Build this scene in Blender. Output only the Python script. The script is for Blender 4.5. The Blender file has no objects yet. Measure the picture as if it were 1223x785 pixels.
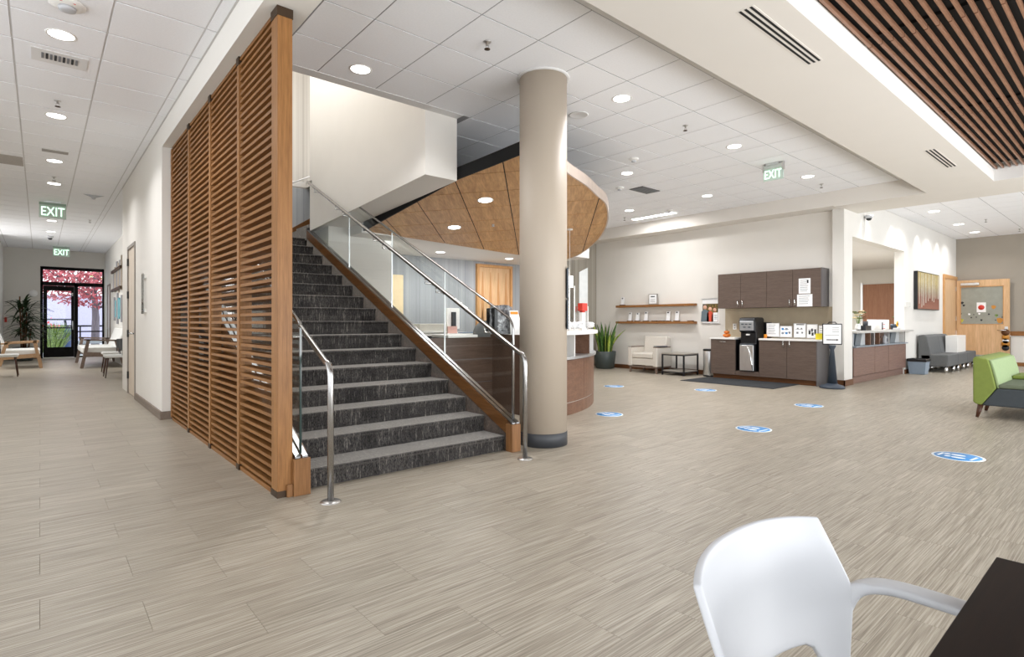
import bpy, bmesh, math, random
from mathutils import Vector, Matrix
random.seed(7)
sc = bpy.context.scene
COL = sc.collection
PI = math.pi

# ------------------------------------------------------------ camera
TH = .7082            # camera yaw, radians clockwise from +Y
FPX = 658.5           # focal length in pixels of the 1223x785 frame
EYE = 1.2
cam_d = bpy.data.cameras.new('camera')
cam_d.sensor_width = 36
cam_d.lens = FPX / 1223 * 36
cam_d.shift_y = -7.5 / 1223
cam_d.clip_start = .02
cam = bpy.data.objects.new('camera', cam_d)
cam.location = (0, 0, EYE)
cam.rotation_euler = (PI / 2, 0, -TH)
COL.objects.link(cam)
sc.camera = cam

# ------------------------------------------------------------ world, exposure
world = bpy.data.worlds.new('world'); sc.world = world
world.use_nodes = True
bg = world.node_tree.nodes['Background']
bg.inputs[0].default_value = (.915, .955, 1.0, 1)
bg.inputs[1].default_value = 2.6
sc.view_settings.view_transform = 'Standard'
sc.view_settings.look = 'None'
sc.view_settings.gamma = 1
sc.view_settings.use_curve_mapping = False
sc.view_settings.exposure = 0.14
sc.cycles.use_denoising = True
sc.cycles.max_bounces = 10
sc.cycles.diffuse_bounces = 6
sc.cycles.glossy_bounces = 4
sc.cycles.transmission_bounces = 8
sc.cycles.transparent_max_bounces = 12
sc.cycles.sample_clamp_indirect = 6
sc.cycles.caustics_reflective = False
sc.cycles.caustics_refractive = False

def area(name, loc, sx, sy, power, rot=(0, 0, 0), color=(.97, .98, 1), spread=PI):
    l = bpy.data.lights.new(name, 'AREA'); l.shape = 'RECTANGLE'
    l.size = sx; l.size_y = sy; l.energy = power; l.color = color; l.spread = spread
    o = bpy.data.objects.new(name, l); o.location = loc; o.rotation_euler = rot
    COL.objects.link(o); return o
area('lobby_fill_light', (6.6, -2.7, .7), 10, 1.3, 300, (PI / 2 + .62, 0, 0), (1, 1, 1))  # added fill lamp behind the camera, tilted up to brighten the lobby ceiling
area('stairwell_light', (2.4, 7.6, 6.3), 1.6, 3.6, 95)
area('back_office_light', (14.5, 6.2, 2.8), 4.5, 2.5, 330)
area('reception_light', (6.2, 8.9, 2.57), 3.6, 1.2, 34)
area('corridor_fill_light', (-2.1, 19.5, 1.9), 6.0, 2.6, 150, (0, -PI / 2, 0), (1, 1, 1))  # added area lamp, brightens the corridor end from the left

# ------------------------------------------------------------ projection helpers (pixel of the photograph -> point on a known plane)
S_, C_ = math.sin(TH), math.cos(TH)
def _ray(u, v):
    a = (u - 611.5) / FPX; b = (385. - v) / FPX
    return (a * C_ + S_, C_ - a * S_, b)
def atz(u, v, z=0.):
    r = _ray(u, v); t = (z - EYE) / r[2]; return Vector((r[0] * t, r[1] * t, z))
def atx(u, v, x):
    r = _ray(u, v); t = x / r[0]; return Vector((x, r[1] * t, EYE + r[2] * t))
def aty(u, v, y):
    r = _ray(u, v); t = y / r[1]; return Vector((r[0] * t, y, EYE + r[2] * t))

# ------------------------------------------------------------ materials
MATS = {}
def _new(name):
    m = bpy.data.materials.new(name); m.use_nodes = True
    nt = m.node_tree; b = nt.nodes['Principled BSDF']
    MATS[name] = m
    return m, nt, b
def srgb(r, g, b):
    f = lambda c: (c / 255 / 12.92) if c / 255 <= .04045 else ((c / 255 + .055) / 1.055) ** 2.4
    return (f(r), f(g), f(b), 1)
def _coord(nt, scale=(1, 1, 1), kind='Object', rot=(0, 0, 0)):
    tc = nt.nodes.new('ShaderNodeTexCoord'); mp = nt.nodes.new('ShaderNodeMapping')
    mp.inputs['Scale'].default_value = scale; mp.inputs['Rotation'].default_value = rot
    nt.links.new(tc.outputs[kind], mp.inputs[0]); return mp.outputs[0]
def _world(nt, scale=(1, 1, 1)):
    g = nt.nodes.new('ShaderNodeNewGeometry'); mp = nt.nodes.new('ShaderNodeMapping')
    mp.inputs['Scale'].default_value = scale
    nt.links.new(g.outputs['Position'], mp.inputs[0]); return mp.outputs[0]
def _noise(nt, vec, scale, detail=3, rough=.5):
    n = nt.nodes.new('ShaderNodeTexNoise'); n.inputs['Scale'].default_value = scale
    n.inputs['Detail'].default_value = detail; n.inputs['Roughness'].default_value = rough
    nt.links.new(vec, n.inputs['Vector']); return n.outputs['Fac']
def _ramp(nt, fac, stops):
    r = nt.nodes.new('ShaderNodeValToRGB'); e = r.color_ramp.elements
    while len(e) < len(stops): e.new(.5)
    for el, (p, c) in zip(e, stops): el.position = p; el.color = c
    nt.links.new(fac, r.inputs[0]); return r.outputs[0]
def _bump(nt, b, h, s=.2, d=.002):
    bp = nt.nodes.new('ShaderNodeBump'); bp.inputs['Strength'].default_value = s; bp.inputs['Distance'].default_value = d
    nt.links.new(h, bp.inputs['Height']); nt.links.new(bp.outputs[0], b.inputs['Normal'])
def _mix(nt, fac, a, b, mode='MIX'):
    m = nt.nodes.new('ShaderNodeMix'); m.data_type = 'RGBA'; m.blend_type = mode
    for k, v in ((0, fac), (6, a), (7, b)):
        if hasattr(v, 'links') or isinstance(v, bpy.types.NodeSocket): nt.links.new(v, m.inputs[k])
        else: m.inputs[k].default_value = v
    return m.outputs[2]
def scalec(c, k): return (c[0] * k, c[1] * k, c[2] * k, 1)
def plain(name, c, rough=.6, metal=0, var=.05, nscale=8, bump=0., spec=.5, coat=0):
    m, nt, b = _new(name)
    v = _coord(nt); n = _noise(nt, v, nscale, 4)
    col = _ramp(nt, n, [(.3, scalec(c, 1 - var)), (.7, scalec(c, 1 + var))])
    nt.links.new(col, b.inputs['Base Color'])
    b.inputs['Roughness'].default_value = rough; b.inputs['Metallic'].default_value = metal
    b.inputs['Specular IOR Level'].default_value = spec
    b.inputs['Coat Weight'].default_value = coat
    if bump: _bump(nt, b, _noise(nt, v, nscale * 12, 2), bump)
    return m
def wood(name, c1, c2, axis='z', scale=1., rough=.42, kind='Object', spec=.3):
    m, nt, b = _new(name)
    k = {'x': (1.2, 22, 22), 'y': (22, 1.2, 22), 'z': (22, 22, 1.2)}[axis]
    v = _coord(nt, tuple(s * scale for s in k), kind) if kind != 'World' else _world(nt, tuple(s * scale for s in k))
    n = _noise(nt, v, 1.4, 5, .6)
    n2 = _noise(nt, v, 6, 3, .6)
    col = _ramp(nt, n, [(.28, c1), (.72, c2)])
    col = _mix(nt, .35, col, _ramp(nt, n2, [(.35, scalec(c1, .8)), (.65, scalec(c2, 1.1))]))
    nt.links.new(col, b.inputs['Base Color']); b.inputs['Roughness'].default_value = rough
    b.inputs['Specular IOR Level'].default_value = spec
    _bump(nt, b, n2, .12, .001)
    return m
def metal(name, c, rough=.28, axis='z'):
    m, nt, b = _new(name)
    k = {'x': (1, 60, 60), 'y': (60, 1, 60), 'z': (60, 60, 1)}[axis]
    n = _noise(nt, _coord(nt, k), 4, 2)
    nt.links.new(_ramp(nt, n, [(.3, scalec(c, .85)), (.7, scalec(c, 1.1))]), b.inputs['Base Color'])
    b.inputs['Metallic'].default_value = 1; b.inputs['Roughness'].default_value = rough
    return m
def glow(name, c, strength):
    m, nt, b = _new(name)
    b.inputs['Base Color'].default_value = c
    b.inputs['Emission Color'].default_value = c; b.inputs['Emission Strength'].default_value = strength
    return m
def glass(name, tint=(.93, .97, .95, 1), refl=1.0, alpha=.0, rough=.0):
    m, nt, b = _new(name)
    out = nt.nodes['Material Output']
    tr = nt.nodes.new('ShaderNodeBsdfTransparent'); tr.inputs[0].default_value = tint
    gl = nt.nodes.new('ShaderNodeBsdfGlossy'); gl.inputs['Roughness'].default_value = rough + .005
    lw = nt.nodes.new('ShaderNodeLayerWeight'); lw.inputs[0].default_value = .5
    pw = nt.nodes.new('ShaderNodeMath'); pw.operation = 'POWER'; pw.inputs[1].default_value = 4.5
    nt.links.new(lw.outputs['Facing'], pw.inputs[0])
    mu = nt.nodes.new('ShaderNodeMath'); mu.operation = 'MULTIPLY_ADD'; mu.inputs[1].default_value = .9 * refl; mu.inputs[2].default_value = .035 * refl
    nt.links.new(pw.outputs[0], mu.inputs[0])
    mx = nt.nodes.new('ShaderNodeMixShader')
    nt.links.new(mu.outputs[0], mx.inputs[0]); nt.links.new(tr.outputs[0], mx.inputs[1]); nt.links.new(gl.outputs[0], mx.inputs[2])
    nt.links.new(mx.outputs[0], out.inputs[0]); nt.nodes.remove(b)
    return m

WALL = plain('painted_cream_wall', srgb(226, 222, 215), .75, var=.012, nscale=3, bump=.05)
WALLW = plain('painted_white_wall', srgb(220, 217, 211), .75, var=.01, nscale=3)
GREYW = plain('painted_taupe_wall', srgb(160, 152, 140), .75, var=.02, nscale=3)
BULK = plain('painted_bulkhead', srgb(222, 217, 210), .8, var=.01, nscale=2)
WHITEP = plain('white_plaster', srgb(226, 224, 221), .75, var=.01, nscale=3)
TILE = plain('mineral_ceiling_tile', srgb(243, 244, 247), .9, var=.02, nscale=60, bump=.1, spec=.15)
GRID = plain('white_ceiling_grid', srgb(150, 150, 152), .6, var=.01)
BLACK = plain('black_void_paint', srgb(14, 14, 15), .8, var=.1)
SLATC = wood('ceiling_slat_walnut', srgb(112, 78, 58), srgb(156, 116, 92), 'x', 1, .35)
SLATW = wood('screen_slat_oak', srgb(104, 67, 32), srgb(146, 100, 54), 'y', 1, .45)
POSTW = wood('screen_post_oak', srgb(120, 80, 43), srgb(158, 112, 66), 'z', .8, .4)
STRW = wood('stringer_oak', srgb(84, 54, 28), srgb(124, 84, 48), 'y', .8, .35)
BLOCKW = wood('newel_oak', srgb(112, 76, 46), srgb(152, 109, 69), 'z', .5, .35)
BASEW = wood('baseboard_walnut', srgb(84, 54, 32), srgb(116, 76, 46), 'y', .7, .45)
BASETAUPE = wood('baseboard_taupe', srgb(112, 98, 88), srgb(132, 118, 106), 'y', .7, .5)
CABW = wood('cabinet_laminate', srgb(88, 74, 66), srgb(106, 91, 82), 'y', 1.6, .45)
CABX = wood('counter_laminate', srgb(110, 84, 74), srgb(136, 108, 96), 'x', 1.4, .42)
CABSIDE = plain('cabinet_side', srgb(98, 94, 94), .4, var=.02)
DESKW = wood('desk_laminate', srgb(100, 71, 55), srgb(132, 99, 80), 'x', .6, .35)
DESKDK = wood('desk_dark_laminate', srgb(82, 64, 54), srgb(104, 84, 72), 'x', 1.2, .35)
MAPLE = wood('door_maple', srgb(196, 156, 112), srgb(222, 186, 146), 'z', .45, .4)
MAPLED = wood('door_frame_maple', srgb(186, 136, 84), srgb(212, 164, 112), 'z', .8, .4)
BROWND = wood('door_walnut', srgb(140, 96, 70), srgb(164, 118, 90), 'z', .8, .45)
SHELFW = wood('shelf_oak', srgb(120, 78, 40), srgb(156, 108, 62), 'y', 1, .5)
CLOUDW = wood('cloud_veneer', srgb(166, 122, 78), srgb(212, 168, 118), 'x', .35, .4)
STEEL = metal('brushed_steel', (.62, .61, .6, 1), .3)
STEELY = metal('brushed_steel_rail', (.42, .41, .4, 1), .25, 'y')
ALU = metal('satin_aluminium', (.78, .79, .8, 1), .35)
CHROME = metal('chrome_fitting', (.8, .8, .8, 1), .12)
BRONZE = plain('dark_bronze_bracket', srgb(70, 54, 40), .5, .6)
GLASS = glass('clear_glass', (.965, .982, .972, 1), .8)
GEDGE = plain('green_glass_edge', srgb(30, 48, 44), .15, spec=.6)
WGLASS = glass('window_glass', (.97, .98, .98, 1), .5)
ACRYL = glass('clear_acrylic', (.97, .98, .98, 1), 1.1, rough=.02)
DKFRAME = plain('black_door_frame', srgb(12, 9, 9), .6, var=.1, spec=.2)
COLP = plain('column_taupe_paint', srgb(182, 169, 153), .55, var=.012, nscale=4)
RUBBER = plain('dark_rubber_base', srgb(58, 60, 64), .5, var=.04)
GRIDL = plain('pale_ceiling_grid', srgb(206, 205, 205), .6, var=.01)
BORDER = plain('white_plaster_border', srgb(222, 221, 220), .8, var=.01)
WHITE = plain('white_laminate', srgb(236, 234, 230), .35, var=.01)
WPLAST = plain('white_plastic', srgb(188, 189, 192), .38, var=.006)
PAPER = plain('white_paper', srgb(240, 240, 240), .7, var=.01)
INK = plain('grey_print', srgb(120, 122, 126), .7)
INKD = plain('dark_print', srgb(40, 40, 44), .7)
YEL = plain('yellow_print', srgb(232, 214, 40), .6)
ORG = plain('orange_print', srgb(224, 140, 30), .6)
RED = plain('red_plastic', srgb(206, 58, 44), .5)
BLUE = plain('decal_blue', srgb(58, 130, 190), .5)
DWHITE = plain('decal_white', srgb(226, 234, 240), .5)
BLKPL = plain('black_plastic', srgb(22, 23, 26), .3, var=.1)
DGREY = plain('charcoal_plastic', srgb(52, 62, 74), .45)
ESPR = wood('table_espresso', srgb(15, 8, 6), srgb(28, 17, 13), 'x', 1, .45, spec=.14)
CHAIRUP = plain('light_grey_upholstery', srgb(206, 200, 190), .9, var=.03, nscale=30, bump=.2)
SOFAG = plain('charcoal_upholstery', srgb(96, 97, 97), .85, var=.04, nscale=30, bump=.15)
LIME = plain('lime_upholstery', srgb(116, 130, 58), .8, var=.05, nscale=25, bump=.15)
LIMEL = plain('pale_green_upholstery', srgb(134, 152, 108), .8, var=.05, nscale=25, bump=.15)
SLATEUP = plain('slate_upholstery', srgb(56, 62, 66), .8, var=.05, nscale=25, bump=.15)
WHITEUP = plain('white_upholstery', srgb(226, 226, 222), .8, var=.02)
LEGDK = wood('dark_furniture_leg', srgb(58, 34, 22), srgb(84, 52, 36), 'z', 1, .4)
LEGW = wood('oak_furniture_frame', srgb(150, 118, 86), srgb(184, 150, 116), 'x', 1, .45)
LEGGR = wood('grey_oak_frame', srgb(104, 88, 78), srgb(134, 116, 104), 'x', 1, .45)
POTG = plain('dark_green_grey_pot', srgb(62, 70, 68), .45)
SOIL = plain('potting_soil', srgb(48, 36, 26), .95)
MATB = plain('black_floor_mat', srgb(40, 43, 46), .9, var=.1, nscale=60, bump=.3)
STONE = plain('tan_stone_backsplash', srgb(176, 162, 138), .5, var=.06, nscale=5)
GREYLAM = plain('blue_grey_laminate', srgb(132, 142, 152), .4)
LENS = glow('downlight_lens', (1, .98, .95, 1), 9)
LINLENS = glow('linear_light_lens', (1, .98, .95, 1), 12)
EXITG = glow('exit_green_letter', (.62, 1, .74, 1), 1.6)

def leafmat(name, c1, c2, kind='z'):
    m, nt, b = _new(name)
    n = _noise(nt, _coord(nt, (8, 8, 3)), 5, 3)
    nt.links.new(_ramp(nt, n, [(.35, c1), (.65, c2)]), b.inputs['Base Color'])
    b.inputs['Roughness'].default_value = .5
    return m
SNAKE = leafmat('snake_plant_leaf', srgb(38, 72, 34), srgb(96, 136, 52))
SNAKEY = leafmat('snake_plant_pale_leaf', srgb(120, 150, 60), srgb(190, 200, 90))
PALM = leafmat('palm_leaf', srgb(26, 42, 26), srgb(60, 84, 50))
REDLEAF = leafmat('red_autumn_leaf', srgb(150, 50, 62), srgb(222, 128, 136))
YELLEAF = leafmat('yellow_green_leaf', srgb(130, 140, 60), srgb(200, 190, 70))
GRLEAF = leafmat('bright_shrub_leaf', srgb(50, 84, 36), srgb(150, 176, 84))
BARK = wood('tree_bark', srgb(90, 84, 90), srgb(128, 122, 130), 'z', .4, .9)

def ribbed(name, c1, c2, sx):
    m, nt, b = _new(name)
    v = _world(nt, (sx, sx, .02)); n = _noise(nt, v, 1, 2, .8)
    n2 = _noise(nt, _world(nt, (sx * .22, sx * .22, .01)), 1, 2)
    col = _mix(nt, .4, _ramp(nt, n, [(.35, c1), (.65, c2)]), _ramp(nt, n2, [(.4, c1), (.6, c2)]))
    nt.links.new(col, b.inputs['Base Color']); b.inputs['Roughness'].default_value = .7
    _bump(nt, b, n, .5, .01)
    return m
RIB = ribbed('ribbed_grey_wallcovering', srgb(140, 144, 148), srgb(178, 180, 182), 26)
RIBB = ribbed('ribbed_beige_wallcovering', srgb(166, 158, 148), srgb(206, 200, 190), 26)
RIBT = ribbed('ribbed_taupe_wallcovering', srgb(140, 134, 124), srgb(172, 166, 154), 26)

def floormat():
    m, nt, b = _new('linen_vinyl_floor')
    g = nt.nodes.new('ShaderNodeNewGeometry'); sp = nt.nodes.new('ShaderNodeSeparateXYZ')
    nt.links.new(g.outputs['Position'], sp.inputs[0])
    def M(op, a, bb=None):
        n = nt.nodes.new('ShaderNodeMath'); n.operation = op
        for k, v in enumerate((a, bb)):
            if v is None: continue
            if isinstance(v, bpy.types.NodeSocket): nt.links.new(v, n.inputs[k])
            else: n.inputs[k].default_value = v
        return n.outputs[0]
    row = M('FLOOR', M('DIVIDE', M('SUBTRACT', sp.outputs[1], 2.835 - 20 * .305), .305))
    off = M('MULTIPLY', M('MODULO', row, 2.), .335)
    colu = M('FLOOR', M('DIVIDE', M('SUBTRACT', sp.outputs[0], off), .67))
    cb = nt.nodes.new('ShaderNodeCombineXYZ'); nt.links.new(row, cb.inputs[0]); nt.links.new(colu, cb.inputs[1])
    wn = nt.nodes.new('ShaderNodeTexWhiteNoise'); nt.links.new(cb.outputs[0], wn.inputs['Vector'])
    # grain: fine streaks along x, shifted per plank
    add = nt.nodes.new('ShaderNodeVectorMath'); add.operation = 'ADD'
    sc3 = nt.nodes.new('ShaderNodeVectorMath'); sc3.operation = 'SCALE'; sc3.inputs['Scale'].default_value = 7.
    nt.links.new(wn.outputs['Color'], sc3.inputs[0])
    nt.links.new(g.outputs['Position'], add.inputs[0]); nt.links.new(sc3.outputs[0], add.inputs[1])
    mp = nt.nodes.new('ShaderNodeMapping'); mp.inputs['Scale'].default_value = (2.6, 160, 1); nt.links.new(add.outputs[0], mp.inputs[0])
    n1 = _noise(nt, mp.outputs[0], 1, 4, .65)
    mp2 = nt.nodes.new('ShaderNodeMapping'); mp2.inputs['Scale'].default_value = (.8, 12, 1); nt.links.new(add.outputs[0], mp2.inputs[0])
    n2 = _noise(nt, mp2.outputs[0], 1, 3, .6)
    c = _ramp(nt, n1, [(.34, srgb(112, 102, 89)), (.5, srgb(154, 145, 130)), (.66, srgb(192, 184, 170))])
    c = _mix(nt, .25, c, _ramp(nt, n2, [(.3, srgb(138, 128, 113)), (.7, srgb(170, 161, 147))]))
    tint = _ramp(nt, wn.outputs['Value'], [(0, (.94, .94, .935, 1)), (1, (1.03, 1.03, 1.03, 1))])
    c = _mix(nt, 1., c, tint, 'MULTIPLY')
    nt.links.new(c, b.inputs['Base Color'])
    b.inputs['Roughness'].default_value = .38; b.inputs['Specular IOR Level'].default_value = .45
    _bump(nt, b, n1, .25, .001)
    return m
FLOORM = floormat()

def carpet(name, dark, light, mid):
    m, nt, b = _new(name)
    # vertical streaks on risers / lengthwise on treads: fine in x, long in y and z
    n = _noise(nt, _world(nt, (75, 16, 9)), 1, 4, .75)
    n2 = _noise(nt, _world(nt, (260, 60, 60)), 1, 2, .6)
    # broad blocks of lighter and darker dye
    g = nt.nodes.new('ShaderNodeNewGeometry')
    sn = nt.nodes.new('ShaderNodeVectorMath'); sn.operation = 'SNAP'; sn.inputs[1].default_value = (.155, .31, .16)
    nt.links.new(g.outputs['Position'], sn.inputs[0])
    wn = nt.nodes.new('ShaderNodeTexWhiteNoise'); nt.links.new(sn.outputs[0], wn.inputs['Vector'])
    c = _ramp(nt, n, [(.40, dark), (.56, mid), (.74, light)])
    c = _mix(nt, .22, c, _ramp(nt, n2, [(.4, dark), (.65, light)]))
    c = _mix(nt, 1., c, _ramp(nt, wn.outputs['Value'], [(0, (.62, .62, .64, 1)), (1, (1.2, 1.2, 1.2, 1))]), 'MULTIPLY')
    nt.links.new(c, b.inputs['Base Color']); b.inputs['Roughness'].default_value = .95
    b.inputs['Specular IOR Level'].default_value = .1
    b.inputs['Sheen Weight'].default_value = .6; b.inputs['Sheen Roughness'].default_value = .45; b.inputs['Sheen Tint'].default_value = (.9, .84, .76, 1)
    _bump(nt, b, n2, .6, .004)
    return m
CARPET = carpet('charcoal_streaked_carpet', srgb(13, 13, 16), srgb(150, 142, 132), srgb(40, 40, 43))
SKIRTC = carpet('brown_streaked_carpet', srgb(48, 38, 32), srgb(110, 96, 84), srgb(72, 58, 50))

# ------------------------------------------------------------ object helpers
def tag(o, label=None, cat=None, group=None, kind=None):
    if label: o['label'] = label
    if cat: o['category'] = cat
    if group: o['group'] = group
    if kind: o['kind'] = kind
    return o
def thing(name, label, cat, loc=(0, 0, 0), rz=0., group=None, kind=None):
    o = bpy.data.objects.new(name, None); o.empty_display_size = .1
    o.location = loc; o.rotation_euler = (0, 0, rz); COL.objects.link(o)
    return tag(o, label, cat, group, kind)
def worldm(o):
    m = Matrix.Identity(4)
    while o is not None:
        m = Matrix.LocRotScale(o.location, o.rotation_euler.to_matrix(), o.scale) @ m; o = o.parent
    return m
class MB:
    def __init__(s): s.v = []; s.f = []; s.smooth = []
    def add(s, verts, faces, sm=False):
        n = len(s.v); s.v += [Vector(q) for q in verts]
        s.f += [tuple(i + n for i in q) for q in faces]; s.smooth += [sm] * len(faces); return s
    def box(s, x0, x1, y0, y1, z0, z1, M=None):
        v = [Vector((x, y, z)) for z in (z0, z1) for y in (y0, y1) for x in (x0, x1)]
        if M is not None: v = [M @ q for q in v]
        return s.add(v, [(0, 2, 3, 1), (4, 5, 7, 6), (0, 1, 5, 4), (2, 6, 7, 3), (0, 4, 6, 2), (1, 3, 7, 5)])
    def bar(s, a, b, w, h=None, up=(0, 0, 1)):
        a = Vector(a); b = Vector(b); d = (b - a); L = d.length; d.normalize()
        up = Vector(up)
        if abs(d.dot(up)) > .98: up = Vector((0, 1, 0))
        x = d.cross(up).normalized(); z = x.cross(d).normalized(); h = h or w
        v = []
        for p in (a, b):
            for i, j in ((-1, -1), (1, -1), (1, 1), (-1, 1)): v.append(p + x * i * w / 2 + z * j * h / 2)
        return s.add(v, [(0, 3, 2, 1), (4, 5, 6, 7), (0, 1, 5, 4), (1, 2, 6, 5), (2, 3, 7, 6), (3, 0, 4, 7)])
    def tube(s, path, r, n=10, caps=True):
        P = [Vector(p) for p in path]; rs = r if isinstance(r, (list, tuple)) else [r] * len(P)
        T = []
        for i in range(len(P)):
            t = (P[min(i + 1, len(P) - 1)] - P[max(i - 1, 0)]); T.append(t.normalized())
        ref = Vector((0, 0, 1)) if abs(T[0].z) < .9 else Vector((1, 0, 0))
        x = T[0].cross(ref).normalized(); v = []
        for i, p in enumerate(P):
            x = (x - T[i] * x.dot(T[i])).normalized(); y = T[i].cross(x)
            for k in range(n):
                a = 2 * PI * k / n; v.append(p + (x * math.cos(a) + y * math.sin(a)) * rs[i])
        f = []
        for i in range(len(P) - 1):
            for k in range(n):
                k2 = (k + 1) % n; f.append((i * n + k, i * n + k2, (i + 1) * n + k2, (i + 1) * n + k))
        s.add(v, f, True)
        if caps:
            m = len(s.v) - len(v)
            s.f.append(tuple(m + k for k in range(n))[::-1]); s.smooth.append(False)
            s.f.append(tuple(m + (len(P) - 1) * n + k for k in range(n))); s.smooth.append(False)
        return s
    def lathe(s, prof, c=(0, 0, 0), n=24, M=None, sm=True):
        v = []; c = Vector(c)
        for r, z in prof:
            for k in range(n):
                a = 2 * PI * k / n; q = Vector((r * math.cos(a), r * math.sin(a), z))
                v.append(c + (M @ q if M is not None else q))
        f = []
        for i in range(len(prof) - 1):
            for k in range(n):
                k2 = (k + 1) % n; f.append((i * n + k, i * n + k2, (i + 1) * n + k2, (i + 1) * n + k))
        s.add(v, f, sm); m = len(s.v) - len(v)
        if prof[0][0] > 1e-4: s.f.append(tuple(m + k for k in range(n))[::-1]); s.smooth.append(False)
        if prof[-1][0] > 1e-4: s.f.append(tuple(m + (len(prof) - 1) * n + k for k in range(n))); s.smooth.append(False)
        return s
    def prism(s, poly, vec):
        """poly: 3-D points (planar), vec: extrusion"""
        P = [Vector(p) for p in poly]; vec = Vector(vec); n = len(P)
        return s.add(P + [p + vec for p in P], [tuple(range(n))[::-1], tuple(range(n, 2 * n))] + [(i, (i + 1) % n, n + (i + 1) % n, n + i) for i in range(n)])
    def quad(s, *p): return s.add(p, [tuple(range(len(p)))])
    def ball(s, c, r, n=12, sz=(1, 1, 1)):
        c = Vector(c); prof = []
        v = []; m = n // 2
        for i in range(m + 1):
            a = PI * i / m - PI / 2
            for k in range(n):
                b = 2 * PI * k / n
                v.append(c + Vector((math.cos(a) * math.cos(b) * sz[0], math.cos(a) * math.sin(b) * sz[1], math.sin(a) * sz[2])) * r)
        f = [(i * n + k, i * n + (k + 1) % n, (i + 1) * n + (k + 1) % n, (i + 1) * n + k) for i in range(m) for k in range(n)]
        return s.add(v, f, True)
    def build(s, name, mat, parent=None, bevel=0, loc=None, local=False, seg=2, solid=0, subd=0):
        """verts are world coordinates unless local; loc is the origin of a single-mesh thing"""
        V = s.v
        o_loc = Vector((0, 0, 0))
        if parent is not None and not local:
            mi = worldm(parent).inverted(); V = [mi @ q for q in V]
        elif loc is not None and not local:
            o_loc = Vector(loc); V = [q - o_loc for q in V]
        elif loc is not None: o_loc = Vector(loc)
        me = bpy.data.meshes.new(name); me.from_pydata([tuple(q) for q in V], [], s.f)
        me.materials.append(mat)
        for p, q in zip(me.polygons, s.smooth): p.use_smooth = q
        bm = bmesh.new(); bm.from_mesh(me)
        bmesh.ops.remove_doubles(bm, verts=bm.verts, dist=1e-5)
        bmesh.ops.recalc_face_normals(bm, faces=bm.faces)
        bm.to_mesh(me); bm.free()
        o = bpy.data.objects.new(name, me); COL.objects.link(o)
        o.location = o_loc
        if parent is not None: o.parent = parent
        if bevel:
            m = o.modifiers.new('bevel', 'BEVEL'); m.width = bevel; m.segments = seg; m.limit_method = 'ANGLE'; m.angle_limit = .6
            for p in me.polygons: p.use_smooth = True
            m.harden_normals = True
        if solid:
            m = o.modifiers.new('solid', 'SOLIDIFY'); m.thickness = solid; m.offset = 0
        if subd:
            m = o.modifiers.new('sub', 'SUBSURF'); m.levels = subd; m.render_levels = subd
        return o
def part(src, name, parent, loc, rot=None, scale=None, mat=None):
    """another object on src's mesh, child of parent"""
    o = bpy.data.objects.new(name, src.data); COL.objects.link(o); o.parent = parent; o.location = loc
    if rot: o.rotation_euler = rot
    if scale: o.scale = scale
    for m in src.modifiers:
        n = o.modifiers.new(m.name, m.type)
        for a in ('width', 'segments', 'limit_method', 'angle_limit', 'harden_normals'):
            if hasattr(m, a): setattr(n, a, getattr(m, a))
    return o
def dup(root, loc, rz=0., label=None, group=None, scale=None):
    r = root.copy(); COL.objects.link(r); r.location = loc; r.rotation_euler = (0, 0, rz)
    if scale: r.scale = scale
    if label: r['label'] = label
    if group: r['group'] = group
    for ch in list(root.children):
        c = ch.copy(); COL.objects.link(c); c.parent = r
        for g in list(ch.children):
            d = g.copy(); COL.objects.link(d); d.parent = c
    return r
def text(s, size, M, mat, name='lettering', parent=None, extrude=.001, align='CENTER'):
    cu = bpy.data.curves.new('t', 'FONT'); cu.body = s; cu.size = size; cu.extrude = extrude; cu.align_x = align; cu.align_y = 'CENTER'
    ob = bpy.data.objects.new('t', cu); COL.objects.link(ob)
    dg = bpy.context.evaluated_depsgraph_get(); me = bpy.data.meshes.new_from_object(ob.evaluated_get(dg))
    bpy.data.objects.remove(ob)
    me.transform((worldm(parent).inverted() if parent is not None else Matrix.Identity(4)) @ M)
    me.materials.clear(); me.materials.append(mat)
    o = bpy.data.objects.new(name, me); COL.objects.link(o)
    if parent is not None: o.parent = parent
    return o
def frame(o, xd, yd):
    """matrix whose local x runs along xd, local y along yd, at o"""
    x = Vector(xd).normalized(); y = Vector(yd).normalized(); z = x.cross(y)
    M = Matrix((x, y, z)).transposed().to_4x4(); M.translation = Vector(o); return M
def struct(name, mb, mat, label, cat, bevel=0, parent=None):
    o = mb.build(name, mat, parent, bevel)
    if parent is None: tag(o, label, cat, None, 'structure')
    return o

# ================================================================ STRUCTURE
HC = 3.62
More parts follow.
